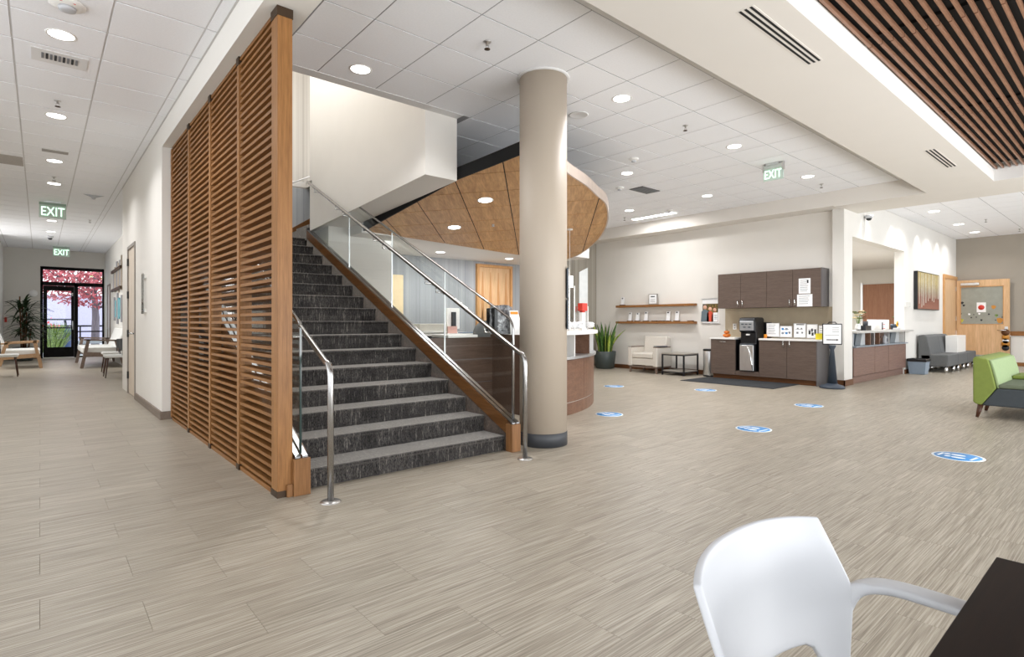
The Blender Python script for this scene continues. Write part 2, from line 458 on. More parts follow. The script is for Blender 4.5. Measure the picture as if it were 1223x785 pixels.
# ---- floor: slab plus planks
fl = thing('floor', 'beige linen-look vinyl plank floor through the whole lobby', 'floor', (0, 0, 0), kind='structure')
MB().box(-4, 21.2, -3, 24.6, -.12, -.0015).build('slab', plain('floor_adhesive', srgb(140, 131, 117), .8), fl)
PW, PH = .67, .305
pl = MB()
g_ = .0006
pl.add([(g_, g_, -.0015), (PW - g_, g_, -.0015), (PW - g_, PH - g_, -.0015), (g_, PH - g_, -.0015),
        (g_ + .0006, g_ + .0006, 0), (PW - g_ - .0006, g_ + .0006, 0), (PW - g_ - .0006, PH - g_ - .0006, 0), (g_ + .0006, PH - g_ - .0006, 0)],
       [(4, 5, 6, 7), (0, 1, 5, 4), (1, 2, 6, 5), (2, 3, 7, 6), (3, 0, 4, 7)])
cells = []
for r in range(0, 92):
    y0 = 2.835 - 20 * .305 + r * .305
    if y0 > 24.3: break
    for k in range(-7, 33):
        x0 = k * PW + (.335 if r % 2 else 0)
        if x0 < -4 or x0 > 20.5: continue
        cx_, cy_ = x0 + PW / 2, y0 + PH / 2
        d = cx_ * S_ + cy_ * C_; rr = cx_ * C_ - cy_ * S_
        vis = d > 1.2 and abs(rr / d) < .98 and 385 + FPX * EYE / max(d, .1) < 800
        inst = 1.5 < cx_ < 3.25 and cy_ > 3.95
        cells.append(((0 if vis and not inst else 100) + d, x0, y0))
cells.sort()
first = None
for i, (d, x0, y0) in enumerate(cells[:290]):
    if first is None: first = pl.build('floor_plank', FLOORM, fl, loc=(x0, y0, 0), local=True)
    else: part(first, 'floor_plank', fl, (x0, y0, 0))
rest = MB()
for d, x0, y0 in cells[290:]:
    rest.add([q + Vector((x0, y0, 0)) for q in pl.v], pl.f)
tag(rest.build('floor_field', FLOORM, fl), kind='stuff')

# ---- tiled ceilings
def ceiling(name, label, xs, ys, T, gap, gapy=None, keep=lambda i, j: True, ex=None, skip_rect=None):
    c = thing(name, label, 'ceiling', (xs[0], ys[0], HC), kind='structure')
    proto = None; gapy = gapy or gap
    for i in range(len(xs) - 1):
        for j in range(len(ys) - 1):
            if not keep(xs[i], ys[j]): continue
            w, h = xs[i + 1] - xs[i] - gap, ys[j + 1] - ys[j] - gapy
            if w < .02 or h < .02: continue
            std = abs(w - (T - gap)) < 1e-3 and abs(h - (T - gapy)) < 1e-3
            lx, ly = xs[i] + gap / 2 - xs[0], ys[j] + gapy / 2 - ys[0]
            if std and proto is not None: part(proto, 'ceiling_tile', c, (lx, ly, 0)); continue
            m = MB(); e = .0002
            m.add([(0, 0, .012), (w, 0, .012), (w, h, .012), (0, h, .012), (0, 0, e), (w, 0, e), (w, h, e), (0, h, e),
                   (e, e, 0), (w - e, e, 0), (w - e, h - e, 0), (e, h - e, 0)],
                  [(3, 2, 1, 0), (8, 9, 10, 11), (0, 1, 5, 4), (1, 2, 6, 5), (2, 3, 7, 6), (3, 0, 4, 7), (4, 5, 9, 8), (5, 6, 10, 9), (6, 7, 11, 10), (7, 4, 8, 11)])
            o = m.build('ceiling_tile', TILE, c, loc=(lx, ly, 0), local=True)
            if std: proto = o
    return c
T = .6096
gx0, gy0 = 2.0329, 4.0602
xs = [1.62] + [gx0 + i * T for i in range(0, 15)] + [11.12]
ys = [gy0 + j * T for j in range(-2, 10)] + [10.0]
cm = ceiling('ceiling_lobby', 'white square acoustic tile ceiling over stairs, column and reception desk', xs, ys, T, .011, .013,
             lambda x, y: (y < 5.2 or x > 3.7))
GB = MB().box(1.43, 11.2, 2.40, 5.26, HC + .003, HC + .03).box(3.763, 11.2, 5.26, 10.0, HC + .003, HC + .03)
GB.build('ceiling_grid', GRID, cm)
b = MB().box(1.43, 11.2, 2.40, 2.835, HC - .004, HC + .02)
b.box(1.43, 3.763, 5.262, 5.40, HC - .004, HC + .02)
b.box(1.43, 1.61, 2.835, 5.262, HC - .004, HC + .02)
struct('trim_1', b, BORDER, 'smooth plaster border strips around the tiled lobby ceiling', 'trim')
xs = [-.1789 + i * T for i in range(-3, 3)] + [1.13]
ys = [5.7069 + j * T for j in range(-8, 30)] + [24.0]
cc = ceiling('ceiling_corridor', 'white square acoustic tile ceiling of the long corridor', xs, ys, T, .015, .024)
MB().box(-2.2, 1.14, .5, 12.2, HC + .005, HC + .03).box(-2.2, 1.9, 12.2, 24.1, HC + .005, HC + .03).build('ceiling_grid', GRIDL, cc)
xs2 = [1.14, 1.74]
MB().box(1.136, 1.74, 12.2, 24, HC, HC + .012).build('ceiling_tile', TILE, cc)
xs = [12.17 + i * T for i in range(0, 3)]
xs = [12.14] + [12.38 + i * T for i in range(0, 13)] + [20.35]
ys = [2.24 + j * T for j in range(-5, 2)] + [3.459, 3.8]
cr = ceiling('ceiling_waiting', 'white acoustic tile ceiling above the far waiting area', xs, ys, T, .011)
MB().box(12.14, 20.4, -1.2, 3.82, HC + .003, HC + .03).build('ceiling_grid', GRID, cr)
# unseen slab added over everything to block world light, stairwell opening left out
rf = MB().box(-4, 1.43, -1.5, 24.6, 3.70, 3.8).box(1.43, 21.2, -1.5, 5.40, 3.70, 3.8).box(3.763, 21.2, 5.40, 10.4, 3.70, 3.8).box(1.43, 4.2, 10.3, 24.6, 3.7, 3.8)
struct('ceiling_blocker_slab', rf, BULK, 'concealed slab added above the tiled ceilings to block sky light', 'ceiling')

# ---- bulkheads
BZ = 3.33
XE = 12.16
bh = MB()
bh.box(1.43, XE, 1.59, 2.46, BZ, 3.69)
bh.box(10.95, XE, -1.3, 1.59, BZ, 3.69)
bh.box(.2, 10.95, -1.6, -1.2, BZ, 3.69)
bh.box(11.12, XE, 2.46, 3.86, BZ, 3.69)
struct('ceiling_bulkhead', bh, BULK, 'smooth cream dropped ceiling band running across the lobby', 'ceiling')
pk = MB().box(.2, 10.96, 1.60 - .012, 1.60, BZ + .001, 3.69).box(10.938, 10.95, -1.2, 1.59, BZ + .001, 3.69)
struct('trim_2', pk, WHITEP, 'white upstand around the slatted ceiling pocket', 'trim')
struct('ceiling_soffit', MB().box(11.12, 11.62, 3.86, 10.0, 3.35, 3.69), BULK, 'cream soffit box above the wall cabinets', 'ceiling')
# slatted ceiling feature
sl = thing('slatted_ceiling', 'walnut slat ceiling panel set over black in the raised pocket', 'ceiling feature', (.2, -1.2, 3.5))
MB().box(.2, 10.94, -1.2, 1.588, 3.60, 3.62).build('black_backing', BLACK, sl)
segs = [.25, 2.76, 5.285, 7.80, 10.93]
n_sl = 0
for si in range(4):
    x0, x1 = segs[si] + .008, segs[si + 1] - .008
    proto = None
    y = 1.555
    while y > -.95:
        if proto is None:
            proto = MB().box(0, x1 - x0, -.0105, .0105, 0, .034).build('slat', SLATC, sl, loc=(x0 - .2, y + 1.2, 0), local=True)
        else: part(proto, 'slat', sl, (x0 - .2, y + 1.2, 0))
        y -= .0762; n_sl += 1
for x in segs[1:4]:
    MB().box(x - .02, x + .02, -1.1, 1.58, 3.575, 3.60).build('cross_runner', BLACK, sl)

struct('wall_corridor_blocker', MB().box(-2.4, -2.2, 7.6, 24.2, 0, HC + .05), WALLW, 'unseen white wall added left of the corridor to block sky light', 'wall')  # off-frame wall, added to keep world light out of the corridor
# ---- corridor walls
w = MB().box(1.14, 1.60, 7.95, 10.394, 0, HC + .05).box(1.14, 1.60, 11.365, 12.2, 0, HC + .05).box(1.14, 1.60, 10.394, 11.365, 2.47, HC + .05)
struct('wall_corridor', w, WALL, 'cream wall between the louvre screen and the side door', 'wall')
struct('wall_corridor_recess', MB().box(1.74, 1.9, 12.2, 24.1, 0, HC + .05).box(1.60, 1.9, 12.0, 12.2, 0, HC + .05), WALLW, 'pale wall behind the seating with framed art', 'wall')
YE = 24.
DX0, DX1, DZ = .01, 1.715, 3.06
w = MB().box(-2.4, DX0, YE, YE + .25, 0, HC + .3).box(DX1, 1.95, YE, YE + .25, 0, HC + .3).box(DX0, DX1, YE, YE + .25, DZ, HC + .3)
struct('wall_corridor_end', w, WALLW, 'cream end wall around the glazed exit door', 'wall')
struct('wall_corridor_left', MB().box(-1.1, -.89, 20.6, YE + .25, 0, HC + .05), WHITEP, 'white wall end at the far left of the corridor', 'wall')
b = MB().box(1.12, 1.14, 7.95, 10.38, 0, .1).box(1.12, 1.60, 7.935, 7.95, 0, .1)
struct('baseboard_corridor', b, BASETAUPE, 'taupe baseboard along the corridor wall', 'baseboard')
struct('baseboard_end', MB().box(-.89, DX0, YE - .015, YE, 0, .12), BASEW, 'dark baseboard under the potted palm', 'baseboard')
# beam above the screen
struct('ceiling_beam', MB().box(1.14, 1.44, -1.5, 7.95, 3.36, 3.69), WALL, 'cream beam running above the wooden louvre screen', 'beam')

# ---- stairwell
w = MB().box(1.43, 1.60, 5.40, 10.45, 3.62, 6.5)
w.box(1.43, 3.763, 5.26, 5.40, 3.64, 6.5)
w.box(1.3, 6.5, 5.26, 10.5, 6.5, 6.6)
struct('wall_stairwell', w, WALL, 'cream walls of the stairwell shaft above the lobby ceiling', 'wall')
# cream wall hanging over the right side of the stair, its underside slightly sloping
w = MB().prism([(3.325, 5.40, 2.88), (3.325, 8.92, 2.68), (3.325, 8.92, 6.5), (3.325, 5.40, 6.5)], (.438, 0, 0))
struct('wall_stairwell_right', w, WALL, 'cream wall beside the upper stair with exposed underside', 'wall')
struct('wall_under_landing', MB().box(3.43, 4.53, 8.42, 9.98, 0, 2.72), WALLW, 'white wall seen through the glass railing below the landing', 'wall')
struct('wall_landing_lower', MB().box(1.2, 6.4, 10.3, 10.45, 0, 3.68), RIB, 'grey ribbed wall behind the stair landing', 'wall')
struct('wall_landing_upper', MB().box(1.2, 6.4, 10.31, 10.45, 3.68, 6.5), RIBB, 'beige ribbed wall high above the stair landing', 'wall')
struct('wall_stair_left', MB().box(1.44, 1.60, 7.96, 10.3, 2.3, 3.62).box(1.45, 1.6, 7.96, 10.3, 0, 2.3), WALL, 'cream wall closing the left side of the landing', 'wall')

# ---- reception back wall, low ceiling
w = MB().box(4.53, 7.49, 10.0, 10.15, 0, 3.69).box(8.51, 11.62, 10.0, 10.15, 0, 3.69).box(7.49, 8.51, 10.0, 10.15, 2.51, 3.69)
struct('wall_reception', w, RIB, 'grey ribbed wall behind the reception desk', 'wall')
struct('wall_reception_side', MB().box(9.2, 11.6, 9.985, 10.0, 0, 3.5), RIBT, 'taupe ribbed wall meeting the shelf wall', 'wall')
struct('ceiling_reception', MB().box(3.763, 9.0, 7.95, 10.0, 2.58, 3.5), WHITEP, 'low white ceiling behind the wooden canopy', 'ceiling')

# ---- right side walls
XW = 11.6
struct('wall_cabinets', MB().box(XW, XW + .15, 4.0, 10.15, 0, 3.69), WALL, 'cream wall carrying the shelves and cabinets', 'wall')
OX0, OX1, OZ = 11.88, 15.25, 2.85
w = MB().box(XW - .15, OX0, 3.8, 4.0, 0, 3.69).box(OX1, 20.6, 3.8, 4.0, 0, 3.69).box(OX0, OX1, 3.8, 4.0, OZ, 3.69)
struct('wall_office_front', w, WALLW, 'white wall with the reception window, painting and spot-lit scallops', 'wall')
struct('wall_waiting_end', MB().box(20.35, 20.5, -1.5, 3.8, .95, 3.69).box(20.35, 20.5, -1.5, 3.8, 0, .82), GREYW, 'taupe end wall behind the maple door', 'wall')
struct('wall_waiting_lower', MB().box(20.33, 20.35, -1.5, 2.6, .1, .83), WALLW, 'white wall panel below the wooden chair rail', 'wall')
struct('trim_chair_rail', MB().box(20.30, 20.35, -1.5, 2.62, .83, .95), SHELFW, 'oak chair rail along the taupe end wall', 'trim')
struct('baseboard_waiting', MB().box(20.32, 20.35, -1.5, 2.62, 0, .1), SHELFW, 'oak baseboard below the taupe end wall', 'baseboard')
b = MB().box(XW - .02, XW, 6.40, 9.98, 0, .1)
struct('baseboard_shelves', b, BASEW, 'walnut baseboard under the wall shelves', 'baseboard')
b = MB().box(XW - .17, XW - .15, 3.78, 4.0, 0, .11).box(XW - .17, OX0, 3.78, 3.8, 0, .11).box(OX1, 16.6, 3.78, 3.8, 0, .1)
struct('baseboard_office', b, BASEW, 'walnut baseboard around the reception window pier', 'baseboard')
# office beyond the window
w = MB().box(20.05, 20.2, 4.0, 9.2, 0, 3.2).box(11.75, 20.2, 9.1, 9.25, 0, 3.2)
struct('wall_back_office', w, WALLW, 'white walls of the office behind the reception window', 'wall')
struct('ceiling_back_office', MB().box(11.75, 20.2, 4.0, 9.2, 2.88, 3.0).box(11.75, 20.2, 6.5, 6.9, 2.7, 2.88), WHITEP, 'white ceiling of the office behind the reception window', 'ceiling')
d = thing('door_office', 'walnut door at the back of the office behind the window', 'door', (20.05, 5.65, 0), kind='structure')
MB().box(20.0, 20.05, 5.2, 6.1, 0, 2.4).build('door_leaf', BROWND, d, .004)
MB().box(19.99, 20.05, 5.14, 5.2, 0, 2.45).box(19.99, 20.05, 6.1, 6.16, 0, 2.45).build('door_frame', ALU, d)

# ---- column
COLC = (3.80, 3.96)
c = thing('column', 'round taupe column standing at the foot of the stairs', 'column', COLC + (0,), kind='structure')
MB().lathe([(.235, .13), (.235, HC + .05)], COLC + (0,), 64).build('shaft', COLP, c)
MB().lathe([(.239, 0), (.239, .128), (.235, .13)], COLC + (0,), 64).build('rubber_base', RUBBER, c)
MB().lathe([(.235, HC - .012), (.262, HC - .012), (.262, HC), (.235, HC)], COLC + (0,), 64).build('ceiling_ring', BORDER, c)

# ================================================================ LOUVRE SCREEN
scn = thing('louvre_screen', 'tall oak louvre screen of horizontal slats beside the stairs', 'screen', (1.228, 3.886, 0))
SX = 1.228
PY = [3.8856 + .9923 * k for k in range(5)]
ZT = 3.355
MB().box(SX, SX + .10, PY[0], PY[0] + .13, .03, ZT - .05).build('end_post', POSTW, scn, .003)
for k in range(1, 4): MB().box(SX, SX + .10, PY[k] - .03, PY[k] + .03, .03, ZT - .02).build('post', POSTW, scn, .003)
MB().box(SX, SX + .10, PY[4] + .02, PY[4] + .07, .03, ZT - .02).build('post', POSTW, scn, .003)
for k, (a, b_) in enumerate([(0, .13), (-.035, .035), (-.035, .035), (-.035, .035)]):
    MB().box(SX - .004, SX + .104, PY[k] + a - .003, PY[k] + b_ + .003, 0, .045).build('foot_bracket', BRONZE, scn)
    MB().box(SX - .004, SX + .104, PY[k] + a - .003, PY[k] + b_ + .003, ZT - .06, ZT + .006).build('top_bracket', BRONZE, scn)
bounds = [(PY[0] + .13, PY[1] - .03), (PY[1] + .03, PY[2] - .03), (PY[2] + .03, PY[3] - .03), (PY[3] + .03, PY[4] + .02)]
for a, b_ in bounds:
    proto = None
    z = .052
    for s in range(55):
        if proto is None: proto = MB().box(0, .088, 0, b_ - a, 0, .023).build('slat', SLATW, scn, loc=(.008, a - 3.886, z), local=True)
        else: part(proto, 'slat', scn, (.008, a - 3.886, z))
        z += .0597
    MB().box(SX + .008, SX + .096, a, b_, .0, .032).build('bottom_rail', SLATW, scn)
    MB().box(SX + .008, SX + .096, a, b_, ZT - .028, ZT).build('top_rail', SLATW, scn)

CHANNEL = metal('channel_steel', (.36, .37, .38, 1), .3, 'y')
# ================================================================ STAIRCASE
st = thing('staircase', 'broad straight staircase in charcoal streaked carpet', 'staircase', (2.38, 3.95, 0))
YN = [3.959, 4.267, 4.572, 4.889, 5.225, 5.556, 5.888, 6.222, 6.565, 6.913, 7.260, 7.606, 7.966, 8.333, 8.706, 9.059]
ZN = [.139, .293, .443, .592, .748, .903, 1.060, 1.215, 1.379, 1.544, 1.711, 1.878, 2.050, 2.227, 2.405, 2.576]
SL0, SL1 = 1.44, 3.30
for i in range(16):
    y0 = YN[i]; y1 = (YN[i + 1] if i < 15 else y0 + .1) + .05
    z1 = ZN[i]; z0 = ZN[i - 1] - .06 if i else 0
    e = .016
    # rounded nosing profile in y-z
    prof = [(y0 + .012, z0), (y0 + .012, z1 - .035), (y0, z1 - e), (y0 + .004, z1 - .005), (y0 + e, z1), (y1, z1), (y1, z0)]
    MB().prism([(SL0, y, z) for y, z in prof], (SL1 - SL0, 0, 0)).build('carpeted_step', CARPET, st)
MB().box(SL0, 4.3, 9.1, 10.3, 2.40, ZN[15]).build('landing', CARPET, st)
LT = lambda y: .262 + .4745 * (y - 3.86)      # top line of the stringers
YT = 9.0
for sx0, sx1, ix in ((3.30, 3.40, 3.30), (1.33, 1.44, 1.44)):
    ye = YT if sx0 > 2 else 8.0
    poly = [(sx0, 3.93, LT(3.93) - .006), (sx0, ye, LT(ye) - .006), (sx0, ye, LT(ye) - .135), (sx0, 3.93, LT(3.93) - .135)]
    MB().prism(poly, (sx1 - sx0, 0, 0)).build('stringer', STRW, st)
    MB().box(sx0 - .005, sx1, 3.845, 3.935, 0, LT(3.845) + .0).build('newel_block', BLOCKW, st, .003)
    # steel channel carrying the glass
    poly = [(sx0 + .008, 3.86, LT(3.86) - .004), (sx0 + .008, ye, LT(ye) - .004), (sx0 + .008, ye, LT(ye) + .008), (sx0 + .008, 3.86, LT(3.86) + .008)]
    MB().prism(poly, (.036, 0, 0)).prism([Vector(p) + Vector((.05, 0, 0)) for p in poly], (.036, 0, 0)).build('glass_channel', CHANNEL, st)
    # carpeted skirt below the stringer
    xx = 3.303 if sx0 > 2 else 1.40
    poly = [(xx, 3.93, 0), (xx, ye, LT(ye) - .9), (xx, ye, LT(ye) - .12), (xx, 3.93, LT(3.93) - .12)]
    MB().prism(poly, (.035, 0, 0)).build('carpet_skirt', SKIRTC, st)
MB().box(1.285, 1.322, 3.86, 3.95, 0, .085).build('base_block', BLOCKW, st, .002)
# sloping plaster underside and left outer face
MB().prism([(1.345, 4.0, 0.0), (1.345, 8.0, LT(8.0) - .55), (1.345, 8.0, LT(8.0) - .13), (1.345, 4.0, LT(4.0) - .13)], (.05, 0, 0)).build('outer_face', POSTW, st)
MB().prism([(3.345, 4.2, 0.0), (3.345, 8.4, LT(8.4) - .55), (3.345, 8.4, LT(8.4) - .13), (3.345, 4.0, LT(4.0) - .13), (3.345, 4.0, 0)], (.04, 0, 0)).build('outer_face', DESKDK, st)
# second flight stringer on the landing wall
MB().prism([(3.1, 10.27, 2.576), (3.425, 10.27, 2.71), (4.9, 10.27, 3.69), (4.9, 10.27, 3.85), (3.1, 10.27, 2.655)], (0, .03, 0)).build('upper_stringer', STRW, st)
q = [(3.3 + .28 * i, 2.576 + .17 * (i + 1)) for i in range(5)]
for i, (x, z) in enumerate(q):
    MB().box(x, x + .33, 9.0, 10.27, z - .2, z).build('carpeted_step', CARPET, st)
MB().tube([(2.9, 10.24, 3.42), (5.2, 10.24, 4.66)], .012, 8).build('wall_cap_rail', STEEL, st)

# balustrades
def balustrade(name, label, x, ye, joints, front=True):
    b = thing(name, label, 'balustrade', (x, 3.9, 0))
    GT = lambda y: LT(y) + .93 + .01 * (y - 3.9)
    ys_ = [3.90] + joints + [ye]
    for i in range(len(ys_) - 1):
        y0, y1 = ys_[i] + .004, ys_[i + 1] - .004
        zt = [GT(y0), GT(y1)]
        if i == 0:
            poly = [(y0, LT(y0) - .02), (y1, LT(y1) - .02), (y1, zt[1]), (y0 + .17, GT(y0 + .17)), (y0 + .03, GT(y0) + .0), (y0, GT(y0) - .05)]
        else: poly = [(y0, LT(y0) - .02), (y1, LT(y1) - .02), (y1, zt[1]), (y0, zt[0])]
        MB().prism([(x - .006, y, z) for y, z in poly], (.012, 0, 0)).build('glass_panel', GLASS, b)
        if i: MB().box(x - .007, x + .007, ys_[i] - .003, ys_[i] + .003, LT(y0), GT(y0) - .004).build('panel_joint', ALU, b)
    return b, GT
bR, GT = balustrade('glass_balustrade', 'glass railing on the right side of the stairs, beside the column', 3.35, 8.86, [5.039, 6.223, 7.476])
p = [(3.35, 3.895, LT(3.9)), (3.35, 3.895, GT(3.9) - .08), (3.35, 3.91, GT(3.91) - .03), (3.35, 3.95, GT(3.95) + .005), (3.35, 8.87, GT(8.87) + .005)]
MB().tube(p, .0125, 10).build('cap_rail', STEELY, bR)
bL, GT = balustrade('glass_balustrade', 'glass railing on the left side of the stairs, behind the louvre screen', 1.385, 7.9, [5.3, 6.6])
MB().box(1.377, 1.393, 3.888, 3.896, LT(3.9), GT(3.9) - .05).build('front_edge', GEDGE, bL)
MB().tube([(1.385, 3.9, GT(3.9) - .02), (1.385, 7.9, GT(7.9) + .005)], .0125, 10).build('cap_rail', STEELY, bL)

def handrail(label, x, gx, ye, brs, ret, rail_y0=3.60):
    h = thing('handrail', label, 'handrail', (x, 3.6, 0))
    HR = lambda y: .925 + .4905 * (y - 3.66)
    P = [(x, rail_y0, 0), (x, rail_y0, HR(3.6) - .06), (x, rail_y0 + .008, HR(3.6) - .02), (x, rail_y0 + .035, HR(3.6) + .02), (x, rail_y0 + .075, HR(rail_y0 + .075)), (x, ye, HR(ye))]
    if ret: P += [(x + .01, ye + .05, HR(ye) + .015), (x + .06, ye + .1, HR(ye) + .03), (x + .5, ye + .12, HR(ye) + .26)]
    MB().tube(P, .021, 14).build('rail', STEELY, h)
    MB().lathe([(0, .007), (.06, .007), (.068, .0), (.068, -.001)][::-1], (x, rail_y0, .001), 28).build('floor_flange', STEEL, h)
    sgn = 1 if gx > x else -1
    for y in brs:
        z = HR(y) - .075
        m = MB().tube([(gx - sgn * .004, y, z), (x, y, z), (x, y, z + .06)], .008, 8)
        m.tube([(gx - sgn * .002, y, z), (gx - sgn * .02, y, z)], .022, 12)
        m.build('rail_bracket', CHROME, h)
    return h
handrail('steel handrail on the right side of the stairs, ending before the column', 3.235, 3.35, 8.75, [4.18, 5.03, 5.25, 6.25, 6.5, 7.45, 7.7, 8.5], True)
handrail('steel handrail on the left side of the stairs, nearest the louvre screen', 1.475, 1.385, 7.8, [4.15, 5.3, 6.6], False, 3.585)

# ================================================================ CEILING FITTINGS
def spot(name, loc, power, size=.14, spread=2.4, color=(.985, .985, 1), rot=(0, 0, 0)):
    l = bpy.data.lights.new(name, 'AREA'); l.shape = 'DISK'; l.size = size; l.energy = power; l.color = color; l.spread = spread
    o = bpy.data.objects.new(name, l); o.location = loc; o.rotation_euler = rot; COL.objects.link(o); return o
_dl = {}
def downlight(x, y, z, r, label, group, power=26, cat='light'):
    key = round(r, 3)
    if key in _dl:
        t = dup(_dl[key], (x, y, z), 0, label, group)
    else:
        t = thing('recessed_downlight', label, cat, (x, y, z), group=group)
        MB().lathe([(r, -.001), (r + .012, -.006), (r + .02, -.003), (r + .02, .002)], n=32).build('trim_ring', WHITE, t, local=True)
        MB().lathe([(0, -.002), (r, -.002), (r, .0)], n=32, sm=False).build('lens', LENS, t, local=True)
        _dl[key] = t
    if power: spot('downlight_lamp', (x, y, z - .012), power)
    return t
DLP = 24
G = 'recessed downlights in the corridor ceiling'
for x, y, l in [(.137, 5.998, 'largest round downlight in corridor ceiling, above the small air grille'),
                (.146, 8.386, 'round corridor downlight just beyond the first dark sprinkler head'),
                (.168, 10.749, 'round corridor downlight beside the long grey air slot'),
                (.190, 12.509, 'round corridor downlight just before the nearer exit sign'),
                (.216, 17.127, 'round corridor downlight between the two exit signs'),
                (.225, 19.2, 'farthest round corridor downlight near the domed camera')]:
    downlight(x, y, HC, .088, l, G, DLP * .85)
G = 'recessed downlights in the lobby ceiling'
for x, y, l in [(2.331, 4.951, 'round lobby downlight above the louvre screen and stair foot'),
                (4.781, 3.758, 'round lobby downlight just right of the column head'),
                (7.26, 3.774, 'round lobby downlight between the column and the right exit sign'),
                (7.243, 5.584, 'round lobby downlight beyond the flat round ceiling speaker, above canopy tip'),
                (9.701, 5.587, 'small round lobby downlight left of the right exit sign, over the cabinets'),
                (9.692, 7.416, 'small round lobby downlight next to the long linear light'),
                (9.692, 3.758, 'round lobby downlight just right of the exit sign')]:
    downlight(x, y, HC, .088, l, G, DLP)
for x, y in [(2.331, 3.2), (4.781, 2.0)]: pass
G = 'recessed downlights over the waiting area'
for x, y, l in [(14.815, 3.147, 'nearest flat downlight in the waiting area ceiling'),
                (17.241, 3.167, 'middle flat downlight in the waiting area ceiling'),
                (19.089, 3.169, 'farthest flat downlight in the waiting area ceiling, near the taupe wall')]:
    downlight(x, y, HC, .1, l, G, DLP * .5)
# wall-washing lamps that draw the scallops on the white wall
for x in (12.6, 14.3, 16.3, 18.2): spot('wall_washer', (x, 3.55, HC - .02), 3.5, .06, 1.5, (1, .95, .88))
G = 'recessed downlights in the low reception ceiling'
downlight(5.985, 9.154, 2.578, .085, 'low downlight behind the glass railing, left of the two over reception', G, 8)
downlight(7.74, 9.135, 2.578, .085, 'low downlight just left of the column, over the maple door', G, 8)
# canopy downlights sit on the tilted plane
def cz(x, y): return 3.72 - .0381 * x - .1214 * y
def cl(u, v):
    a = (u - 611.5) / FPX; b = (385. - v) / FPX; t = 2.52 / (b + .117 - .05 * a)
    return Vector((t * (a * C_ + S_), t * (C_ - a * S_)))
G = 'downlights in the wooden canopy'
for (x, y, l) in [(4.534, 5.843, 'larger canopy downlight, nearer the stair bulkhead end'), (4.883, 7.08, 'smaller canopy downlight, lower down the wooden canopy')]:
    t = downlight(x, y, cz(x, y) - .002, .09, l, G, 12)
    t.rotation_euler = (-math.atan(.1214), math.atan(.0381), 0)
downlight(9.9, .33, 3.50, .07, 'round downlight set among the walnut ceiling slats', None, 8)
bpy.context.view_layer.update()

# linear light
a, b_ = Vector((10.58, 7.9, HC)), Vector((10.60, 6.95, HC))
t = thing('linear_light', 'bright rectangular linear light beside the soffit', 'light', (10.59, 7.4, HC))
MB().box(10.50, 10.68, 6.85, 8.0, HC - .014, HC + .002).build('housing', WHITE, t)
MB().box(10.52, 10.66, 6.87, 7.98, HC - .017, HC - .0135).build('lens', LINLENS, t)
area('linear_lamp', (10.59, 7.42, HC - .03), .14, 1.1, 20)

# sprinklers
def sprinkler(x, y, label, s=1.):
    t = thing('sprinkler_head', label, 'sprinkler', (x, y, HC), group='ceiling sprinkler heads')
    m = MB().lathe([(0, 0), (.035 * s, 0), (.03 * s, -.006), (.012 * s, -.008), (.010 * s, -.03), (0, -.03)], (x, y, HC), 14)
    m.tube([(x - .012, y, HC - .025), (x - .016, y, HC - .05), (x, y, HC - .06), (x + .016, y, HC - .05), (x + .012, y, HC - .025)], .003, 6)
    m.build('body', STEEL, t)
    MB().lathe([(0, -.06), (.026 * s, -.062), (.026 * s, -.065), (0, -.066)], (x, y, HC), 14).build('deflector', BRONZE, t)
for x, y, l in [(.149, 7.805, 'sprinkler head in the corridor ceiling, nearest the air grille'), (.179, 11.939, 'sprinkler head in the corridor ceiling, before the nearer exit sign'),
                (2.932, 3.752, 'sprinkler head in the lobby ceiling, left of the column head'), (6.03, 3.764, 'sprinkler head in the lobby ceiling, right of the flat round speaker'),
                (10.398, 3.81, 'sprinkler head right of the lobby exit sign'), (10.27, 7.989, 'sprinkler head beside the linear light'),
                (16.9, 2.6, 'nearer sprinkler head in the waiting area ceiling'), (19.3, 2.3, 'farther sprinkler head in the waiting area ceiling'),
                (.9, 16.4, 'sprinkler head on the right half of the corridor ceiling')]:
    sprinkler(x, y, l)
# smoke detectors
def detector(x, y, r, label, redtext=False):
    t = thing('smoke_detector', label, 'detector', (x, y, HC), group='round ceiling detectors')
    MB().lathe([(r, 0), (r, -.012), (r * .85, -.022), (r * .55, -.03), (0, -.03)], (x, y, HC), 28).build('base_plate', WHITE, t)
    MB().lathe([(r * .5, -.03), (r * .46, -.052), (r * .3, -.058), (0, -.058)], (x, y, HC), 24).build('sensor_head', WPLAST, t)
    if redtext:
        for k in range(4):
            MB().box(x - .045 + k * .026, x - .03 + k * .026, y - .085, y - .07, HC - .0245, HC - .0205).build('red_mark', RED, t)
    return t
detector(.158, 5.38, .115, 'white smoke detector with a red mark at the top edge of the corridor ceiling', True)
detector(6.67, 5.02, .07, 'small white smoke detector above the canopy edge')
detector(7.905, 6.261, .075, 'white smoke detector beside the dark ceiling grille')
detector(10.321, 6.818, .07, 'small white smoke detector near the linear light')
# speaker
t = thing('ceiling_speaker', 'flat round white ceiling speaker right of the column', 'speaker', (4.769, 4.376, HC))
MB().lathe([(.105, .0), (.115, -.004), (.105, -.01), (.095, -.006), (0, -.006)], (4.769, 4.376, HC), 32).build('grille', BORDER, t)
t = thing('corridor_speaker', 'white angled ceiling fitting on the right half of the corridor ceiling', 'speaker', (.779, 13.136, HC))
MB().prism([(.62, 13.14, HC), (.94, 13.14, HC), (.80, 13.14, HC - .05), (.76, 13.14, HC - .05)], (0, .03, 0)).build('wings', WPLAST, t)
MB().ball((.78, 13.155, HC - .05), .035).build('head', WPLAST, t)
